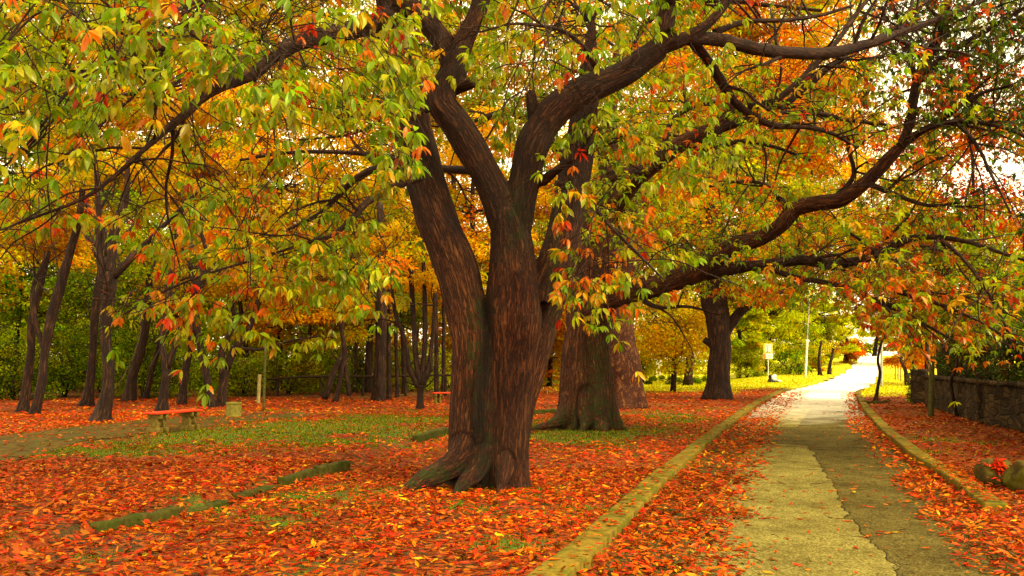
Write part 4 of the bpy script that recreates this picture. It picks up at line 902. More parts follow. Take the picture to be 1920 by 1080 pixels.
# second row and backdrop
BACK = [  # label, base px,d, trunk w, top py, crown (cx,cy,rx,ry), depth, n clumps, palette, leaf size, leaves
 ('tall green tree behind the far left edge', -60, 46, 20, 200, (-60, 330, 260, 300), 6, 90, GREEN, .24, 9000),
 ('dense dark green tree above the left undergrowth', 130, 50, 20, 200, (150, 420, 210, 260), 6, 110, GREEN, .24, 12000),
 ('golden tree high behind the crooked dark trunk', 330, 48, 16, 180, (330, 330, 190, 230), 6, 100, GOLD, .24, 12000),
 ('wide orange gold tree filling the middle left', 520, 50, 18, 150, (520, 430, 200, 230), 6, 130, GOLD, .24, 15000),
 ('golden tree over the far rail', 690, 46, 14, 150, (690, 420, 170, 210), 6, 110, GOLD, .22, 13000),
 ('yellow green tree high over the middle left', 480, 62, 18, 0, (470, 80, 300, 190), 8, 150, GG, .3, 15000),
 ('tall yellow green tree in the top left distance', 120, 64, 18, -50, (90, 80, 260, 200), 8, 150, GG, .3, 15000),
 ('golden crown glimpsed between the trunks of the forked chestnut', 900, 52, 14, 150, (900, 420, 180, 230), 6, 110, GOLD, .24, 13000),
 ('high yellow green crown above the forked chestnut', 860, 66, 16, -80, (860, 90, 260, 200), 8, 150, GG, .3, 15000),
 ('golden tree seen through the gap between the two chestnuts', 1030, 58, 9, 560, (1040, 590, 90, 95), 5, 60, dict(gold=4, yellow=3, orange=1.5, lime=.6), .24, 8000),
 ('drooping golden tree glowing in the gap between the mottled tree and the roadside tree', 1262, 47, 10, 560, (1262, 610, 105, 78), 4, 90, dict(gold=2.5, yellow=6, lime=2.5), .16, 7500),
 ('yellow tree behind the mossy chestnut', 1140, 54, 14, 200, (1130, 400, 150, 200), 6, 80, GG, .25, 9000),
 ('orange and yellow tree high right of the mossy chestnut', 1290, 60, 16, 100, (1280, 300, 190, 250), 6, 170, dict(orange=2, gold=3, yellow=3, ygreen=3), .25, 19000),
 ('bright orange tree behind the arching limbs', 1352, 62, 8, 100, (1480, 290, 170, 230), 7, 130, ORED, .27, 18000),
 ('yellow orange tree behind the middle of the arching limbs', 1735, 48, 0, 200, (1600, 430, 170, 120), 5, 44, dict(gold=3, yellow=3, orange=1.4, ygreen=4), .2, 11000),
 ('fiery red tree at the upper right behind the wall', 1830, 30, 10, 150, (1850, 270, 140, 150), 4, 34, dict(red=1.4, orange=4, gold=1.5, ygreen=1), .16, 3600),
 ('orange and yellow tree behind the dark fence', 1780, 34, 10, 300, (1790, 480, 180, 130), 4, 60, dict(orange=3, gold=2.4, yellow=1.6, ygreen=2, red=.8), .17, 10000),
 ('green tree leaning over the wall at the right edge', 1930, 26, 9, 350, (1930, 560, 140, 90), 3, 34, dict(green=3, ygreen=2, orange=1.5, olive=1.5), .15, 5500),
 ('orange leaved tree in the top middle right distance', 1345, 70, 0, 0, (1400, 60, 240, 130), 7, 90, dict(orange=3, gold=3, ygreen=3, red=.3), .3, 12000),
 ('bright lime tree behind the road sign', 1440, 84, 8, 480, (1450, 600, 85, 85), 6, 70, LIME, .26, 11000),
 ('lime tree behind the lamp post', 1520, 92, 7, 480, (1535, 610, 70, 75), 6, 60, LIME, .26, 10000),
 ('yellow green tree left of the road sign', 1385, 78, 8, 450, (1380, 600, 60, 90), 5, 50, dict(lime=3, ygreen=3, green=1.5, yellow=1.5), .26, 8000),
 ('small orange tree beside the bright road', 1585, 95, 4, 620, (1588, 655, 26, 22), 3, 22, dict(orange=4, gold=2, dorange=1), .22, 2600),
 ('yellow tree at the top of the rise', 1640, 140, 4, 560, (1640, 620, 60, 48), 8, 50, dict(lime=3, yellow=3, ygreen=2), .34, 7000),
 ('green tree at the right shoulder of the rise', 1700, 92, 5, 560, (1712, 625, 55, 45), 6, 46, dict(ygreen=3, green=2, yellow=2, orange=1), .24, 6000),
 ('orange tree by the row of pale posts', 1712, 60, 8, 600, (1712, 665, 34, 24), 3, 22, dict(orange=3, gold=3, yellow=1), .18, 2800),
]
for lab, bx, d_, w, top, (cx, cy, rx, ry), dep, nc, mx, sz, nl in BACK:
    base_y = 745
    w = max(w, 8)
    cl = ellclumps(cx, cy, rx, ry, d_, dep, nc, .03 * rx * d_ / F + .8, .05 * rx * d_ / F + 1.5) if rx > 70 else ellclumps(cx, cy, rx, ry, d_, dep, nc, .5, 1.1)
    st = [[(bx, 700, w), (bx + 3, 640, w * .9), (bx + R.uniform(-8, 8), 560 if top < 520 else 630, w * .75), (bx + R.uniform(-14, 14), (560 + top) / 2 if top < 520 else 600, w * .6), (bx + R.uniform(-20, 20), min(top, 580), w * .3)]]
    wood_tree('distant_tree', lab, 'tree', st, d_, cl, mx, sz * 1.1, int(nl * 2.1), 'bark_far', subs=3, subL=2.6, flare=.3, seg=8)

for k in range(16):
    bx = [-20, 25, 90, 128, 215, 300, 325, 470, 520, 575, 590, 665, 685, 760, 772, 832][k]; d_ = 44 + (k * 7) % 15; w_ = 6 + (k * 5) % 6; ln_ = R.uniform(-22, 22)
    wood_tree('woodland_tree', 'slender dark trunk deep in the left woodland, thinner than the trees before it', 'tree', [[(bx, 742, w_), (bx + ln_ * .3, 690, w_ * .9), (bx + ln_ * .5, 640, w_ * .85), (bx + ln_, 560, w_ * .7), (bx + ln_ * 1.4, 470, w_ * .5)]], d_,
              ellclumps(bx + ln_, 520, 60, 60, d_, 2.5, 9, .7, 1.2), [GOLD, GG, GREEN][k % 3], .2, 1500, group='slender trunks deep in the left woodland', subs=3, subL=2.0, seg=7)
# far-off wood behind everything: one mass of foliage
lf = Acc(); cl = []
for k in range(620):
    px = R.uniform(-500, 1330); d_ = R.uniform(72, 95); py = R.uniform(60 if px < 900 else 330, 735)
    q = P(px, py, d_); cl.append([*q, R.uniform(2, 3.6)])
for k in range(260):
    px = R.uniform(1200, 1590); d_ = R.uniform(110, 135); py = R.uniform(540, 715); q = P(px, py, d_); cl.append([*q, R.uniform(2.2, 3.8)])
for k in range(160):
    px = R.uniform(1670, 2500); d_ = R.uniform(100, 130); py = R.uniform(470, 690); q = P(px, py, d_); cl.append([*q, R.uniform(2.2, 3.8)])
for k in range(300):
    px = R.uniform(-600, 1000); d_ = R.uniform(56, 72); py = R.uniform(540, 730); q = P(px, py, d_); cl.append([*q, R.uniform(1.6, 2.8)])
for k in range(230):
    px = R.uniform(1040, 1640); d_ = R.uniform(80, 98); py = R.uniform(-20, 520); q = P(px, py, d_)
    if n2(px, py, 1 / 60., 7) > .36: cl.append([*q, R.uniform(1.6, 3.0)])
cl = np.array(cl); ppx, ppy = to_px(cl[:, 0], cl[:, 1], cl[:, 2])
A_ = (ppx < 620) & (ppy > 430); B_ = (ppx > 1180) & (ppy > 480)
clump_crown(lf, None, None, cl[A_], dict(green=3, dgreen=1, olive=1, ygreen=4, lime=4, yellow=1), .5, 90000, RH, .6, False)
clump_crown(lf, None, None, cl[B_], dict(lime=4, ygreen=2, yellow=2, green=.8), .42, 70000, RH, .6, False)
clump_crown(lf, None, None, cl[~A_ & ~B_], dict(gold=3, ygreen=2.4, olive=1.5, yellow=1.4, orange=1.6, green=1), .46, 150000, RH, .6, False)
tag(lf.build('distant_wood', M['far_leaf']), 'far-off autumn wood closing the view behind the park trees', 'wood', kind='stuff')

# ------------------------------------------------------------------ bushes
def bush(label, px, py, d, wpx, hpx, mixw, size, nleaf, cat='bush', group=None, name='bush'):
    q = P(px, py, d); base = np.array([q[0], d, float(H(q[0], d))]); root = thing(name, label, cat, base, group)
    W_, Hh = wpx * d / F, hpx * d / F; sk = Skel(); a = Acc()
    for k in range(7):
        e_ = base + np.array([R.uniform(-.4, .4) * W_, R.uniform(-.5, .5), Hh * R.uniform(.55, .95)]); m_ = (base + e_) / 2 + rv(1)[0] * .12
        p2, r2 = tube(a, np.array([base + rv(1)[0] * [.1, .1, 0] - [0, 0, .05], m_, e_]), [.035, .022, .008], 5, 0, 4, cap=False); sk.add(p2, r2)
    n = max(10, int(wpx * hpx / 160)); c = np.stack([base[0] + R.uniform(-.5, .5, n) * W_, base[1] + R.uniform(-.8, .8, n), base[2] + Hh * R.uniform(.08, .95, n)], -1)
    rr_ = R.uniform(.3, .6, n) * min(1.3, Hh / 2 + .2); lf = Acc(); clump_crown(lf, a, sk, np.hstack([c, rr_[:, None]]), mixw, size, nleaf, RH, .6)
    lf.build('foliage', M['far_leaf'], root); a.build('stems', M['bark_far'], root)
BU = [('dark green bush at the far left edge under the trunks', 20, 760, 37, 130, 110, DG), ('green undergrowth bush behind the leaning trunks', 120, 758, 40, 120, 150, GREEN),
 ('bright green bush right of the crooked dark trunk', 270, 752, 40, 110, 130, dict(green=4, ygreen=3, dgreen=2)), ('leafy green bush behind the V forked trunk', 340, 752, 42, 110, 90, dict(green=4, ygreen=3)),
 ('low green bush behind the concrete bin', 455, 750, 42, 100, 80, dict(green=2, ygreen=2, olive=3)), ('olive bush right of the slim post', 540, 747, 43, 110, 90, dict(olive=3, ygreen=2, green=2, gold=1)),
 ('rounded green bush behind the far rail', 610, 744, 46, 90, 80, dict(green=3, ygreen=2, olive=2)), ('dark bush between the straight trunks', 680, 742, 47, 90, 90, DG), ('bright green bush behind the vase shaped tree', 770, 738, 48, 110, 90, dict(green=3, ygreen=4, lime=1)),
 ('lime bush close to the left flank of the forked chestnut', 845, 735, 50, 80, 90, LIME), ('tall green bush at the far left rear', -60, 760, 38, 130, 160, DG),
 ('dark green bush high behind the left trunks', 190, 740, 46, 150, 210, DG),
 ('bright green rounded bush right of the roadside tree', 1400, 716, 76, 62, 56, dict(lime=3, ygreen=4, green=1)), ('lime bush left of the sign pole', 1436, 716, 78, 40, 46, LIME), ('dark green bush between sign and lamp post', 1480, 714, 76, 52, 42, dict(green=3, dgreen=2, ygreen=2)),
 ('green bush at the foot of the lamp post', 1500, 712, 74, 30, 36, GREEN), ('orange and green bush right of the lamp post', 1535, 708, 80, 46, 34, dict(orange=2, gold=2, green=2, ygreen=2)), ('green shrub on the bank left of the bright road', 1590, 690, 98, 40, 22, GREEN),
 ('yellow bush beside the plane trunk', 1205, 716, 66, 30, 60, dict(olive=3, ygreen=3, yellow=2))]
for lab, px, py, d_, w, h, mx in BU: bush(lab, px, py, d_, w, h, mx, .12 if d_ < 60 else .2, int(w * h * .45) + 500, group=None)
bush('long low clipped green hedge beyond the bright grass', 1265, 720, 62, 115, 16, dict(green=4, dgreen=2, ygreen=2), .14, 4200, 'hedge', name='hedge')
# bush growing in front of the wall's far pillar
bush('glossy leaved shrub topping the far end of the wall', 1728, 742, 34, 30, 70, dict(dgreen=4, green=2, lime=.6), .10, 1600, name='shrub')

# ------------------------------------------------------------------ saplings right of the road
def sapling(label, pts, crown=None, mx=None, nl=0):
    b = GH(pts[0][0], pts[0][1]); d = float(b[1]); root = thing('sapling', label, 'sapling', b)
    a = Acc(); sk = Skel(); p, r = pxpath(pts, d); p[0][2] = b[2] - .05; p2, r2 = tube(a, p, r, 8, .12, 5, flare=.6); sk.add(p2, r2); taper_sub(a, sk, p2[-8:], r2[-8:], 5, .8, -.1, 1)
    if crown is not None:
        lf = Acc(); clump_crown(lf, a, sk, crown, mx, .12, nl, LF, .5); lf.build('crown', M['far_leaf'], root)
    a.build('trunk', M['bark_far'], root)
    return b
sb = sapling('crooked bare sapling growing beside the right kerb with stones at its foot', [(1641, 756, 8), (1646, 725, 6), (1650, 700, 6), (1646, 675, 5), (1652, 645, 5), (1660, 622, 4), (1672, 600, 3)], ellclumps(1680, 590, 40, 20, 36, 1, 7, .4, .6), dict(ygreen=2, gold=2), 700)
sapling('dark crooked sapling against the stone wall', [(1795, 782, 7), (1788, 750, 6), (1783, 715, 6), (1792, 690, 6), (1796, 660, 5), (1800, 610, 4)], ellclumps(1800, 600, 50, 25, 24, 1, 8, .35, .5), dict(orange=2, ygreen=2), 800)
sapling('slim dark sapling standing left of the wall pillar', [(1719, 734, 6), (1716, 705, 5), (1711, 675, 5), (1705, 640, 4)], ellclumps(1700, 630, 40, 22, 48, 1.5, 8, .5, .8), dict(ygreen=2, orange=2), 900)
sapling('short leaning dark trunk near the row of pale posts', [(1704, 724, 9), (1700, 705, 9), (1696, 690, 7), (1688, 675, 5)], ellclumps(1694, 668, 24, 12, 58, 1.5, 7, .5, .8), dict(gold=2, orange=3), 900)
sapling('thin dark roadside tree left of the bright road', [(1538, 704, 7), (1536, 685, 6), (1536, 665, 5), (1540, 640, 4)], ellclumps(1545, 645, 22, 16, 76, 1.5, 8, .6, .9), LIME, 900)
sapling('second thin roadside tree nearer the orange one', [(1555, 702, 7), (1556, 685, 6), (1560, 668, 5), (1564, 645, 4)], ellclumps(1565, 648, 22, 16, 78, 1.5, 8, .6, .9), dict(orange=2, gold=2, ygreen=1), 900)

# stones round the sapling, boulders
def rock(label, c, rx, ry, rz, name='boulder', seedo=0, mat='rock', parent=None, cat='rock', group=None):
    bm = bmesh.new(); bmesh.ops.create_icosphere(bm, subdivisions=4, radius=1); vs = np.array([v.co[:] for v in bm.verts]); bm.verts.index_update()
    lo = [v.index for f in bm.faces for v in f.verts]; sz = [3] * len(bm.faces); bm.free()
    o = (vnoise(vs * 1.3 + seedo) - .5) * .55 + (vnoise(vs * 3.1 + seedo) - .5) * .25 + (vnoise(vs * 8 + seedo) - .5) * .07
    vs = vs * (1 + o[:, None]) * np.array([rx, ry, rz]) + np.asarray(c, float)
    a = Acc(); a.add(vs, lo, sz); ob = a.build(name, M[mat], parent)
    if parent is None: tag(ob, label, cat, group)
    return ob
bb = GH(1876, 914)
ro = thing('boulder', 'mossy boulder at the lower right with a bright red leaf pile on top', 'boulder', bb)
rock('', (bb[0], bb[1] + .15, bb[2] + .12), .25, .24, .21, 'stone', 3, parent=ro)
bb2 = GH(1915, 925); rock('craggy mossy boulder cut off by the right edge', (bb2[0] + .12, bb2[1] + .1, bb2[2] + .13), .24, .26, .25, 'boulder', 8, cat='boulder')
lf = Acc(); n = 150; x_ = bb[0] - .02 + R.normal(size=n) * .065; y_ = bb[1] + .02 + R.normal(size=n) * .07
z_ = bb[2] + .12 + .205 * np.sqrt(np.clip(1 - ((x_ - bb[0]) / .24) ** 2 - ((y_ - bb[1] - .15) / .24) ** 2, 0, 1)) + R.uniform(0, .025, n)
leaves(lf, np.stack([x_, y_, z_], -1), norm(R.normal(size=(n, 3)) * [1, 1, .3]), norm(np.array([0, -.3, 1.0]) + rv(n) * .4), .08, .045, colors(n, dict(red=1), .3), LF)
tag(lf.build('leaf_pile', M['litter']), 'small heap of vivid red leaves lying on the mossy boulder', 'leaf pile')
for k, (dx, dy) in enumerate([(-.35, 0), (.25, -.15), (.55, .1), (.1, .3), (-.1, -.3)]):
    rock(None, (sb[0] + dx * .9, sb[1] + dy, sb[2] + .03), .14, .12, .08, 'stone', k * 4, cat='stone')
    o = COL.objects[-1]; tag(o, 'small rough stone at the foot of the crooked sapling by the kerb', 'stone', 'stones around the sapling by the right kerb')

# ------------------------------------------------------------------ bench
def bench(label, pl, pr, s=1.0, legs=True):
    a0, a1 = GH(*pl), GH(*pr); c = (a0 + a1) / 2; d = a1 - a0; L = float(np.hypot(d[0], d[1])); rz = math.atan2(d[1], d[0]); root = thing('park_bench', label, 'bench', c)
    ux, uy = math.cos(rz), math.sin(rz); z = c[2]
    a = Acc()
    for k in (-1, 0, 1): bevel_box(a, (c[0] - uy * k * .13, c[1] + ux * k * .13, z + .415), L, .122, .045, rz, .01, .004, 6)
    a.build('seat', M['redpaint'], root)
    for t in (-.34, .34):
        a = Acc(); q = (c[0] + ux * t * L, c[1] + uy * t * L)
        for k in (-1, 1):
            o = (q[0] + ux * k * .085, q[1] + uy * k * .085)
            bevel_box(a, (o[0], o[1], z + .045), .07, .40, .13, rz, .012, .004, 2); bevel_box(a, (o[0], o[1], z + .20), .07, .22, .19, rz, .012, .004, 2); bevel_box(a, (o[0], o[1], z + .34), .07, .36, .095, rz, .012, .004, 2)
        bevel_box(a, (q[0], q[1], z + .17), .11, .10, .09, rz, .01, .003, 0)
        a.build('support', M['concrete'], root)
bench('red plank bench on two stepped concrete supports beside the earth path', (281, 812), (367, 804))
bench('distant red bench partly hidden by the forked chestnut trunk', (812, 757), (862, 756))
# bin
b = GH(438, 781); root = thing('litter_bin', 'ribbed concrete litter bin standing in the leaves by the path', 'bin', b)
bm = bmesh.new(); n = 32; prof = [(0, .205), (.03, .215), (.06, .205), (.36, .212), (.38, .228), (.42, .228), (.425, .20), (.30, .19)]; a = Acc(); vs = []
for z_, r_ in prof:
    for k in range(n):
        rr_ = r_ * (1 + (.025 if (k % 4 < 2 and .05 < z_ < .37) else 0)); vs.append((b[0] + rr_ * math.cos(2 * math.pi * k / n), b[1] + rr_ * math.sin(2 * math.pi * k / n), b[2] + z_ - .01))
lo = []; sz = []
for i in range(len(prof) - 1):
    for k in range(n): lo += [i * n + k, i * n + (k + 1) % n, (i + 1) * n + (k + 1) % n, (i + 1) * n + k]; sz.append(4)
lo += [(len(prof) - 1) * n + k for k in range(n)]; sz.append(n); bm.free()
a.add(vs, lo, sz); a.build('bin_body', M['bin'], root, smooth=False)
# simple posts
def post(label, x, y0, y1, w, mat='post', cat='post', lean=0, group=None, d=None, name='wooden_post'):
    b = GH(x, y0) if d is None else np.array([*P(x, y0, d)[:2], 0]); b[2] = float(H(b[0], b[1])); d = float(b[1]); t = P(x + lean, y1, d); r = w / 2 * d / F; a = Acc()
    tube(a, np.array([[b[0], b[1], b[2] - .1], [*((b + t) / 2)], t]), [r, r * .97, r * .93], 10, .03, 4); o = a.build(name, M[mat]); return tag(o, label, cat, group)
post('slim grey green post standing right of the concrete bin', 494, 771, 645, 5, 'post', lean=4)
post('pale stone coloured post in the undergrowth behind the slim post', 484, 757, 702, 7, 'palepost', lean=3)
post('thick green brown stake on the right verge in front of the wall', 1745, 785, 668, 10, 'post', lean=3)
post('grey steel pole right of the bright road', 1653, 726, 640, 4.5, 'galv', name='steel_pole', cat='pole')
for k, (x, y0) in enumerate([(1674, 716), (1682, 717), (1688, 718), (1694, 720), (1703, 722)]):
    pass
for x, y0, y1, lab in ((1679, 712, 668, 'leftmost and shortest of the thin pale posts in a row'), (1684, 713, 668, 'second thin pale post from the left in the row'), (1689, 715, 667, 'third thin pale post from the left in the row'), (1696, 719, 664, 'tallest thin pale post, rightmost of the row')):
    post(lab, x, y0, y1, 2.6, 'palepost', group='thin pale posts right of the bright road', name='pale_post')
# rail fence far left: posts and a log rail
rt = thing('rail_fence', 'low dark rail fence of one long log between short posts, behind the trunks', 'fence', P(670, 740, 41) * [1, 1, 0])
a = Acc(); tube(a, np.array([P(500, 711, 41), P(590, 706, 41), P(680, 706, 41), P(790, 704, 41), P(850, 703, 41)]), [.05, .06, .06, .06, .05], 8, .15, 4); a.build('rail', M['rail'], rt)
for x in (520, 600, 680, 760, 835):
    a = Acc(); q = P(x, 707, 41.1); tube(a, np.array([[q[0], q[1] + .12, -.1], [q[0], q[1] + .12, q[2] * .5], [q[0], q[1] + .12, q[2] + .1]]), [.07, .07, .065], 8, .1, 2); a.build('post', M['rail'], rt)

# road sign, lamp post, bags
q = P(1441, 712, 66); b = np.array([q[0], 66, float(H(q[0], 66))]); root = thing('road_sign', 'roadside sign on a thin pole, white board above a smaller board with an orange end', 'sign', b)
pz = lambda py: P(1441, py, 66)[2]
a = Acc(); tube(a, np.array([[b[0], 66, b[2] - .1], [b[0], 66, pz(680)], [b[0], 66, pz(645)]]), [.035] * 3, 8, 0, 2); a.build('pole', M['whitepaint'], root)
s = 66 / F
a = Acc(); bevel_box(a, (b[0] + .0, 65.93, pz(653.5)), 17 * s, .03, 18.5 * s, 0, .008, 0, 0); o = a.build('upper_board', M['yellow'], root)
a = Acc(); bevel_box(a, (b[0] + .0, 65.905, pz(653.5)), 10.5 * s, .02, 15 * s, 0, .005, 0, 0); a.build('white_panel', M['whitepaint'], root)
a = Acc(); bevel_box(a, (b[0], 65.885, pz(648)), 8 * s, .012, .6 * s, 0, 0, 0, 0); bevel_box(a, (b[0], 65.885, pz(660)), 8 * s, .012, .9 * s, 0, 0, 0, 0); bevel_box(a, (b[0] - .06, 65.885, pz(654)), .7 * s, .012, 10 * s, 0, 0, 0, 0); a.build('sign_marks', M['black'], root)
a = Acc(); bevel_box(a, (b[0] - .02, 65.93, pz(668)), 18.5 * s, .03, 10 * s, 0, .008, 0, 0); a.build('lower_board', M['whitepaint'], root)
a = Acc(); bevel_box(a, (b[0] - 6.8 * s, 65.905, pz(668)), 4.6 * s, .02, 9.6 * s, 0, .004, 0, 0); a.build('orange_end', M['orangepaint'], root)
a = Acc(); bevel_box(a, (b[0] + 2 * s, 65.905, pz(667)), 6 * s, .012, .6 * s, 0, 0, 0, 0); bevel_box(a, (b[0] + 5 * s, 65.905, pz(669.5)), 2 * s, .012, .6 * s, 0, 0, 0, 0); a.build('sign_marks', M['black'], root)
rt = thing('rubbish_heap', 'pale sack with dark bags heaped at the foot of the road sign', 'rubbish', (b[0], 64.6, float(H(b[0], 64.6))))
z0 = float(H(b[0], 64.6))
rock('', (b[0] - .02, 64.6, z0 + .33), .22, .2, .27, 'sack', 2, 'whitepaint', rt); rock('', (b[0] - .28, 64.65, z0 + .42), .11, .12, .2, 'dark_bag', 5, 'black', rt); rock('', (b[0] - .32, 64.5, z0 + .12), .2, .16, .16, 'dark_bag', 9, 'black', rt)
rock('', (b[0] + .02, 64.4, z0 + .07), .3, .14, .09, 'dark_bag', 12, 'black', rt); rock('', (b[0] + .32, 64.5, z0 + .10), .22, .14, .10, 'sack', 15, 'whitepaint', rt)
q = P(1510, 713, 70); b = np.array([q[0], 70, float(H(q[0], 70))]); root = thing('lamp_post', 'tall pale lamp post leaning slightly, thicker lower half, left of the bright road', 'lamp post', b)
a = Acc(); tube(a, np.array([[b[0], 70, b[2] - .1], P(1511.5, 675, 70), P(1513.5, 640, 70)]), [.10, .095, .09], 10, 0, 3); a.build('lower_pole', M['whitepaint'], root)
a = Acc(); tube(a, np.array([P(1513.4, 642, 70), P(1514.5, 615, 70), P(1516, 588, 70), P(1518, 540, 70)]), [.055, .05, .045, .04], 8, 0, 3); a.build('upper_pole', M['galv'], root)
a = Acc(); q = P(1513.5, 639, 70); bevel_box(a, q, .26, .22, .2, 0, .03, 0, 0); a.build('bracket_box', M['whitepaint'], root)
a = Acc(); q = P(1518, 538, 70); tube(a, np.array([q, q + [.35, -.1, .12], q + [.8, -.2, .1]]), [.04, .05, .07], 8, 0, 3); a.build('lamp_head', M['galv'], root)

# ------------------------------------------------------------------ stone wall with fence and ivy
WP = [(17.5, 6.0)] + sorted(gl([(2120, 860), (1920, 809), (1843, 792), (1745, 762)]), key=lambda q: q[1])
WP = [(WP[1][0] - .3, WP[1][1] - 8)] + WP[1:]
wp, _ = smooth_path([(a, b, 0) for a, b in WP], [1] * len(WP), 10); HW = 1.05
a = Acc(); cop = Acc()
Tn = norm(np.gradient(wp, axis=0)); Nn = np.stack([-Tn[:, 1], Tn[:, 0], 0 * Tn[:, 0]], -1)
def wallsheet(acc, thick, z0, z1, nz, rough):
    dense, _ = smooth_path(wp, [1] * len(wp), 6); T2 = norm(np.gradient(dense, axis=0)); N2 = np.stack([-T2[:, 1], T2[:, 0], 0 * T2[:, 0]], -1)
    zz = np.linspace(z0, z1, nz); ring = [(thick / 2, z) for z in zz] + [(-thick / 2, z) for z in zz[::-1]]; S = len(ring)
    V = np.stack([dense + N2 * o for o, _ in ring], 1); V[..., 2] = np.array([z for _, z in ring])[None]
    dsp = (np.stack([vnoise(V * 3 + 5 * k) for k in range(3)], -1) - .5) * rough; V = V + dsp
    i = np.arange(len(dense) - 1)[:, None] * S; j = np.arange(S)[None]; k = (j + 1) % S
    q = np.stack([i + j, i + S + j, i + S + k, i + k], -1).reshape(-1)
    acc.add(V.reshape(-1, 3), np.concatenate([q, np.arange(S), np.arange(S)[::-1] + (len(dense) - 1) * S]), [4] * (len(q) // 4) + [S, S])
wr = thing('stone_wall', 'dark rough stone wall with coping running along the right verge', 'wall', (float(wp[25][0]), float(wp[25][1]), 0))
wallsheet(a, .36, -.2, HW, 9, .09); a.build('masonry', M['wall'], wr)
wallsheet(cop, .50, HW + .002, HW + .10, 3, .05); cop.build('coping', M['wall'], wr)
for (px, py) in ((1727, 758), (1862, 797)):
    q = GH(px, py); a = Acc(); bevel_box(a, (q[0] + .1, q[1] + .25, .62), .55, .55, 1.45, .9, .04, .03, 5); a.build('pillar', M['wall'], wr)
fr = thing('picket_fence', 'dark timber fence standing behind the stone wall', 'fence', (float(wp[25][0]), float(wp[25][1]), 0))
a = Acc(); s_ = np.concatenate([[0], np.cumsum(np.linalg.norm(np.diff(wp, axis=0), axis=1))]); m_ = 0
for t in np.arange(0, s_[-1], .17):
    x = np.interp(t, s_, wp[:, 0]) + .42; y = np.interp(t, s_, wp[:, 1]) + .25; bevel_box(a, (x, y, 1.15 + R.uniform(-.03, .03)), .10, .03, 2.3 + R.uniform(-.05, .05), 1.0, .006, 0, 0, R.uniform(-.02, .02))
a.build('pickets', M['rail'], fr)['kind'] = 'stuff'
a = Acc()
for z_ in (.5, 1.9):
    tube(a, wp + np.array([.46, .28, z_]), [.05] * len(wp), 6, 0, 0)
a.build('rails', M['rail'], fr)
iv = thing('ivy_hedge', 'dark glossy ivy mass climbing over the fence at the right edge', 'ivy', (float(wp[15][0]), float(wp[15][1]), 0))
lf = Acc(); cl = []
for k in range(190):
    t = R.uniform(0, s_[-1] * .97); z_ = R.uniform(1.15, 2.6 + .9 * (n2(t, 0, .8) > .5)); cl.append([np.interp(t, s_, wp[:, 0]) + .35 + R.uniform(-.15, .5), np.interp(t, s_, wp[:, 1]) + R.uniform(-.2, .3), z_, R.uniform(.25, .5)])
clump_crown(lf, None, None, cl, dict(dgreen=6, brown=1, green=.8), .085, 42000, LF, .9, False, .8); lf.build('foliage', M['leaf'], iv)
for k in range(16):
    a = Acc(); t = R.uniform(0, s_[-1] * .8); x = np.interp(t, s_, wp[:, 0]) + .2; y = np.interp(t, s_, wp[:, 1]) - .1; tube(a, np.array([[x, y, 0], [x + R.uniform(-.1, .1), y, .9], [x + R.uniform(-.3, .3), y + .2, 1.7], [x + R.uniform(-.5, .5), y + .3, 2.5]]), [.03, .025, .018, .008], 5, 0, 4, cap=False)
    a.build('stem', M['bark_far'], iv)
# small pale cottage glimpsed beyond the hedge
q = P(1218, 704, 110); root = thing('park_hut', 'tiny white hut glimpsed beyond the hedge left of the golden tree', 'hut', (q[0], 110, 0))
a = Acc(); bevel_box(a, (q[0], 110, 1.2), 2.6, 2, 2.4, 0, .02, 0, 0); a.build('wall', M['whitepaint'], root)
a = Acc(); bevel_box(a, (q[0], 110, 2.45), 3.1, 2.4, .18, 0, .02, 0, 0); a.build('roof', M['post'], root)
a = Acc(); bevel_box(a, (q[0] + .3, 108.97, 1.0), .7, .06, 1.9, 0, .01, 0, 0); a.build('door', M['rail'], root)

# ------------------------------------------------------------------ leaf litter
def litter(n, y0, y1, ln0, ln1, tmpl, mixw, pile=.035, big=1.0):
    acc_ = Acc(); tot = 0
    y = np.sqrt(R.uniform(y0 ** 2, y1 ** 2, n)); hw = .66 * y + 1.0; x = R.uniform(-1, 1, n) * hw
    lit, g, fgm, px, py = masks(x, y); keep = R.random(n) < lit * (1 - .0 * g); x, y, lit = x[keep], y[keep], lit[keep]; m = len(x)
    z = surf(x, y); kb = ((x < xl(y)) & (x > xl(y) - .27)) | ((x > xr(y)) & (x < xr(y) + .24) & (y > 9.6)); z = np.where(kb, .066 + hill(x, y), z)
    hgt = R.random(m) ** 1.6 * pile * np.clip(lit * 1.1, .12, 1)
    ins = (x > xl(y)) & (x < xr(y)); edge = np.minimum(x - xl(y), xr(y) - x)
    hgt = hgt + np.where(ins, .055 * (1 - ss(0, .5, edge)), 0)
    pos = np.stack([x, y, z + .008 + hgt], -1); flat_ = np.where((lit < .25) | kb, .12, .42)
    a_ = R.uniform(0, 2 * math.pi, m); d = np.stack([np.cos(a_), np.sin(a_), R.normal(size=m) * flat_ * .55], -1)
    up = norm(np.array([0, 0, 1.0]) + rv(m) * flat_[:, None] * 1.2); up[:, 2] = np.abs(up[:, 2])
    w = R.choice(3, m, p=[.5, .32, .18]); l = R.uniform(ln0, ln1, m) * big
    wd = l * np.choose(w, [.34, .45, .26]) * (1 if big == 1 else 1.25)
    c = colors(m, mixw, .35); patch = n2(x, y, .5, 21); c = c * (.40 + 1.1 * patch)[:, None]
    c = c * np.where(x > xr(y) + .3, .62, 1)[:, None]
    leaves(acc_, pos, d, up, l, wd, c, tmpl); return acc_
LM = dict(orange=2.8, dorange=3.8, red=4.2, dred=2.8, gold=.5, brown=2.6, yellow=.12)
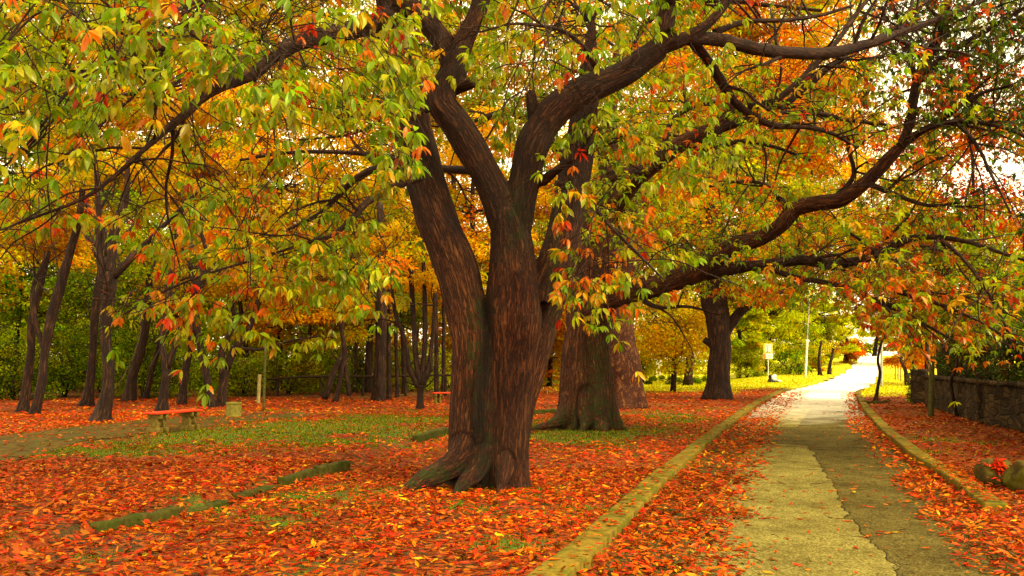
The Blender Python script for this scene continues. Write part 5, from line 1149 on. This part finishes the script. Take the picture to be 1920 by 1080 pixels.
FC = (np.array([[0, 0, .0], [.30, .42, .10], [.30, 0, 0.02], [.30, -.42, .10], [.68, .36, .09], [.68, 0, .03], [.68, -.36, .05], [1, 0, .12]]), [0, 2, 1, 0, 3, 2, 1, 2, 5, 4, 2, 3, 6, 5, 4, 5, 7, 5, 6, 7], [3, 3, 4, 4, 3, 3])
FC2 = (FC[0] * [1, 1, -1.2] + [0, 0, .12], FC[1], FC[2])
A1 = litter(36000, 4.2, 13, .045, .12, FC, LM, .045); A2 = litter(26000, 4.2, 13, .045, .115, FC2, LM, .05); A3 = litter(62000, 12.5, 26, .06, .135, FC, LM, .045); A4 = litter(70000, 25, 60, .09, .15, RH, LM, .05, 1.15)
al = Acc()
for A_ in (A1, A2, A3, A4):
    for v_, l_, n_s, c_, b_ in zip(A_.v, A_.l, A_.n, A_.c, A_.b): al.add(v_, l_, n_s, c_, b_)
n = 260; y = np.sqrt(R.uniform(16, 400, n)); x = R.uniform(-.62, .62, n) * y; a_ = R.uniform(0, 6.28, n); l_ = R.uniform(.08, .35, n); z = surf(x, y) + .035
e1 = np.stack([x, y, z], -1); dd = np.stack([np.cos(a_), np.sin(a_), R.uniform(-.05, .1, n)], -1) * l_[:, None]; twigs(al, np.stack([e1, e1 + dd * .5 + rv(n) * .012, e1 + dd], 1), np.tile([.004, .003, .002], (n, 1)), 4); al.c[-1][:] = (.05, .025, .008)
tag(al.build('fallen_leaves', M['litter']), 'red and orange fallen leaves carpeting the lawn, kerbs and gutters', 'leaves', kind='stuff')
# spiny chestnut husks
n = 420; y = np.sqrt(R.uniform(4.5 ** 2, 13 ** 2, n)); x = R.uniform(-.55, .35, n) * y; lit, g, _, _, _ = masks(x, y); k_ = (R.random(n) < lit) & (R.random(n) < .25 + .75 * ss(-.25, .05, x / y)); x, y = x[k_], y[k_]; m = len(x)
S = 70; z = surf(x, y) + .035; c = np.repeat(np.stack([x, y, z], -1), S, 0); d = rv(m * S); hc = np.repeat(colors(m, dict(orange=2, dorange=3, brown=1.6), .25), S, 0)
hk = Acc(); leaves(hk, c + d * .008, d, rv(m * S), .034 * R.uniform(.8, 1.15, m * S), .011, hc, RH)
tag(hk.build('chestnut_husks', M['litter']), 'spiny orange brown chestnut husks scattered among the fallen leaves', 'husks', kind='stuff')
# grass
def grass(n, y0, y1, h, w, far=False):
    a = Acc(); y = np.sqrt(R.uniform(y0 ** 2, y1 ** 2, n)); x = R.uniform(-1, 1, n) * (.64 * y + 1); lit, g, fg_, px, py = masks(x, y)
    m_ = fg_ if far else g; k_ = R.random(n) < m_; k_ &= ~((x > xl(y) - .3) & (x < xr(y) + .25)) & (path_dist(x, y) > PW); x, y = x[k_], y[k_]; m = len(x)
    pos = np.stack([x, y, H(x, y) - .005], -1); d = norm(np.array([0, 0, 1.0]) + rv(m) * .7); d[:, 2] = np.abs(d[:, 2])
    c = colors(m, dict(lime=3, yellow=1.5, ygreen=2) if far else dict(green=2, ygreen=.8, dgreen=3.4, olive=2.4), .3); leaves(a, pos, d, rv(m), h * R.uniform(.5, 1.3, m), w, c, RH); return a
ga = Acc()
for A_ in (grass(120000, 4.2, 16, .045, .010), grass(110000, 15, 30, .055, .018), grass(50000, 36, 75, .12, .07, True)):
    for v_, l_, n_s, c_, b_ in zip(A_.v, A_.l, A_.n, A_.c, A_.b): ga.add(v_, l_, n_s, c_, b_)
tag(ga.build('grass', M['far_leaf']), 'short green grass showing between the fallen leaves', 'grass', kind='stuff')

# ------------------------------------------------------------------ world, sun, camera
SUN_EL, SUN_AZ = math.radians(46), math.radians(128)   # azimuth from +Y towards +X
w = bpy.data.worlds.new('World'); sc.world = w; w.use_nodes = True; nt = w.node_tree; nt.nodes.clear()
out = nt.nodes.new('ShaderNodeOutputWorld'); bg = nt.nodes.new('ShaderNodeBackground'); sky = nt.nodes.new('ShaderNodeTexSky')
sky.sky_type = 'NISHITA'; sky.sun_disc = False; sky.sun_elevation = SUN_EL; sky.sun_rotation = SUN_AZ; sky.dust_density = 3; sky.air_density = 1.2
hs = nt.nodes.new('ShaderNodeHueSaturation'); hs.inputs['Saturation'].default_value = .12; nt.links.new(sky.outputs[0], hs.inputs['Color'])
cm = mix(nt, hs.outputs[0], (9.5, 8.6, 6.6, 1), .6)
tint = mix(nt, cm, (1.0, .92, .71, 1), 1.0, 'MULTIPLY')
nt.links.new(tint, bg.inputs[0]); bg.inputs[1].default_value = .41; nt.links.new(bg.outputs[0], out.inputs[0])
sl = bpy.data.lights.new('sun', 'SUN'); sl.energy = 5.0; sl.angle = math.radians(9); sl.color = (1, .88, .52); so = bpy.data.objects.new('sun', sl); COL.objects.link(so)
dr = Vector((-math.sin(SUN_AZ) * math.cos(SUN_EL), -math.cos(SUN_AZ) * math.cos(SUN_EL), -math.sin(SUN_EL))); so.rotation_euler = dr.to_track_quat('-Z', 'Y').to_euler()
cam = bpy.data.cameras.new('camera'); cam.lens = 36 * F / 1920; cam.sensor_width = 36; cam.clip_end = 4000; cam.clip_start = .05
co = bpy.data.objects.new('camera', cam); COL.objects.link(co); co.location = (0, 0, CAMZ); co.rotation_euler = (math.pi / 2 + PITCH, 0, 0); sc.camera = co
sc.view_settings.view_transform = 'Standard'; sc.view_settings.look = 'None'; sc.view_settings.exposure = 0; sc.view_settings.gamma = 1
sc.cycles.max_bounces = 8; sc.cycles.diffuse_bounces = 4; sc.cycles.transparent_max_bounces = 4; sc.cycles.glossy_bounces = 2; sc.cycles.sample_clamp_indirect = 6
for o in ROOTS: del o['base']
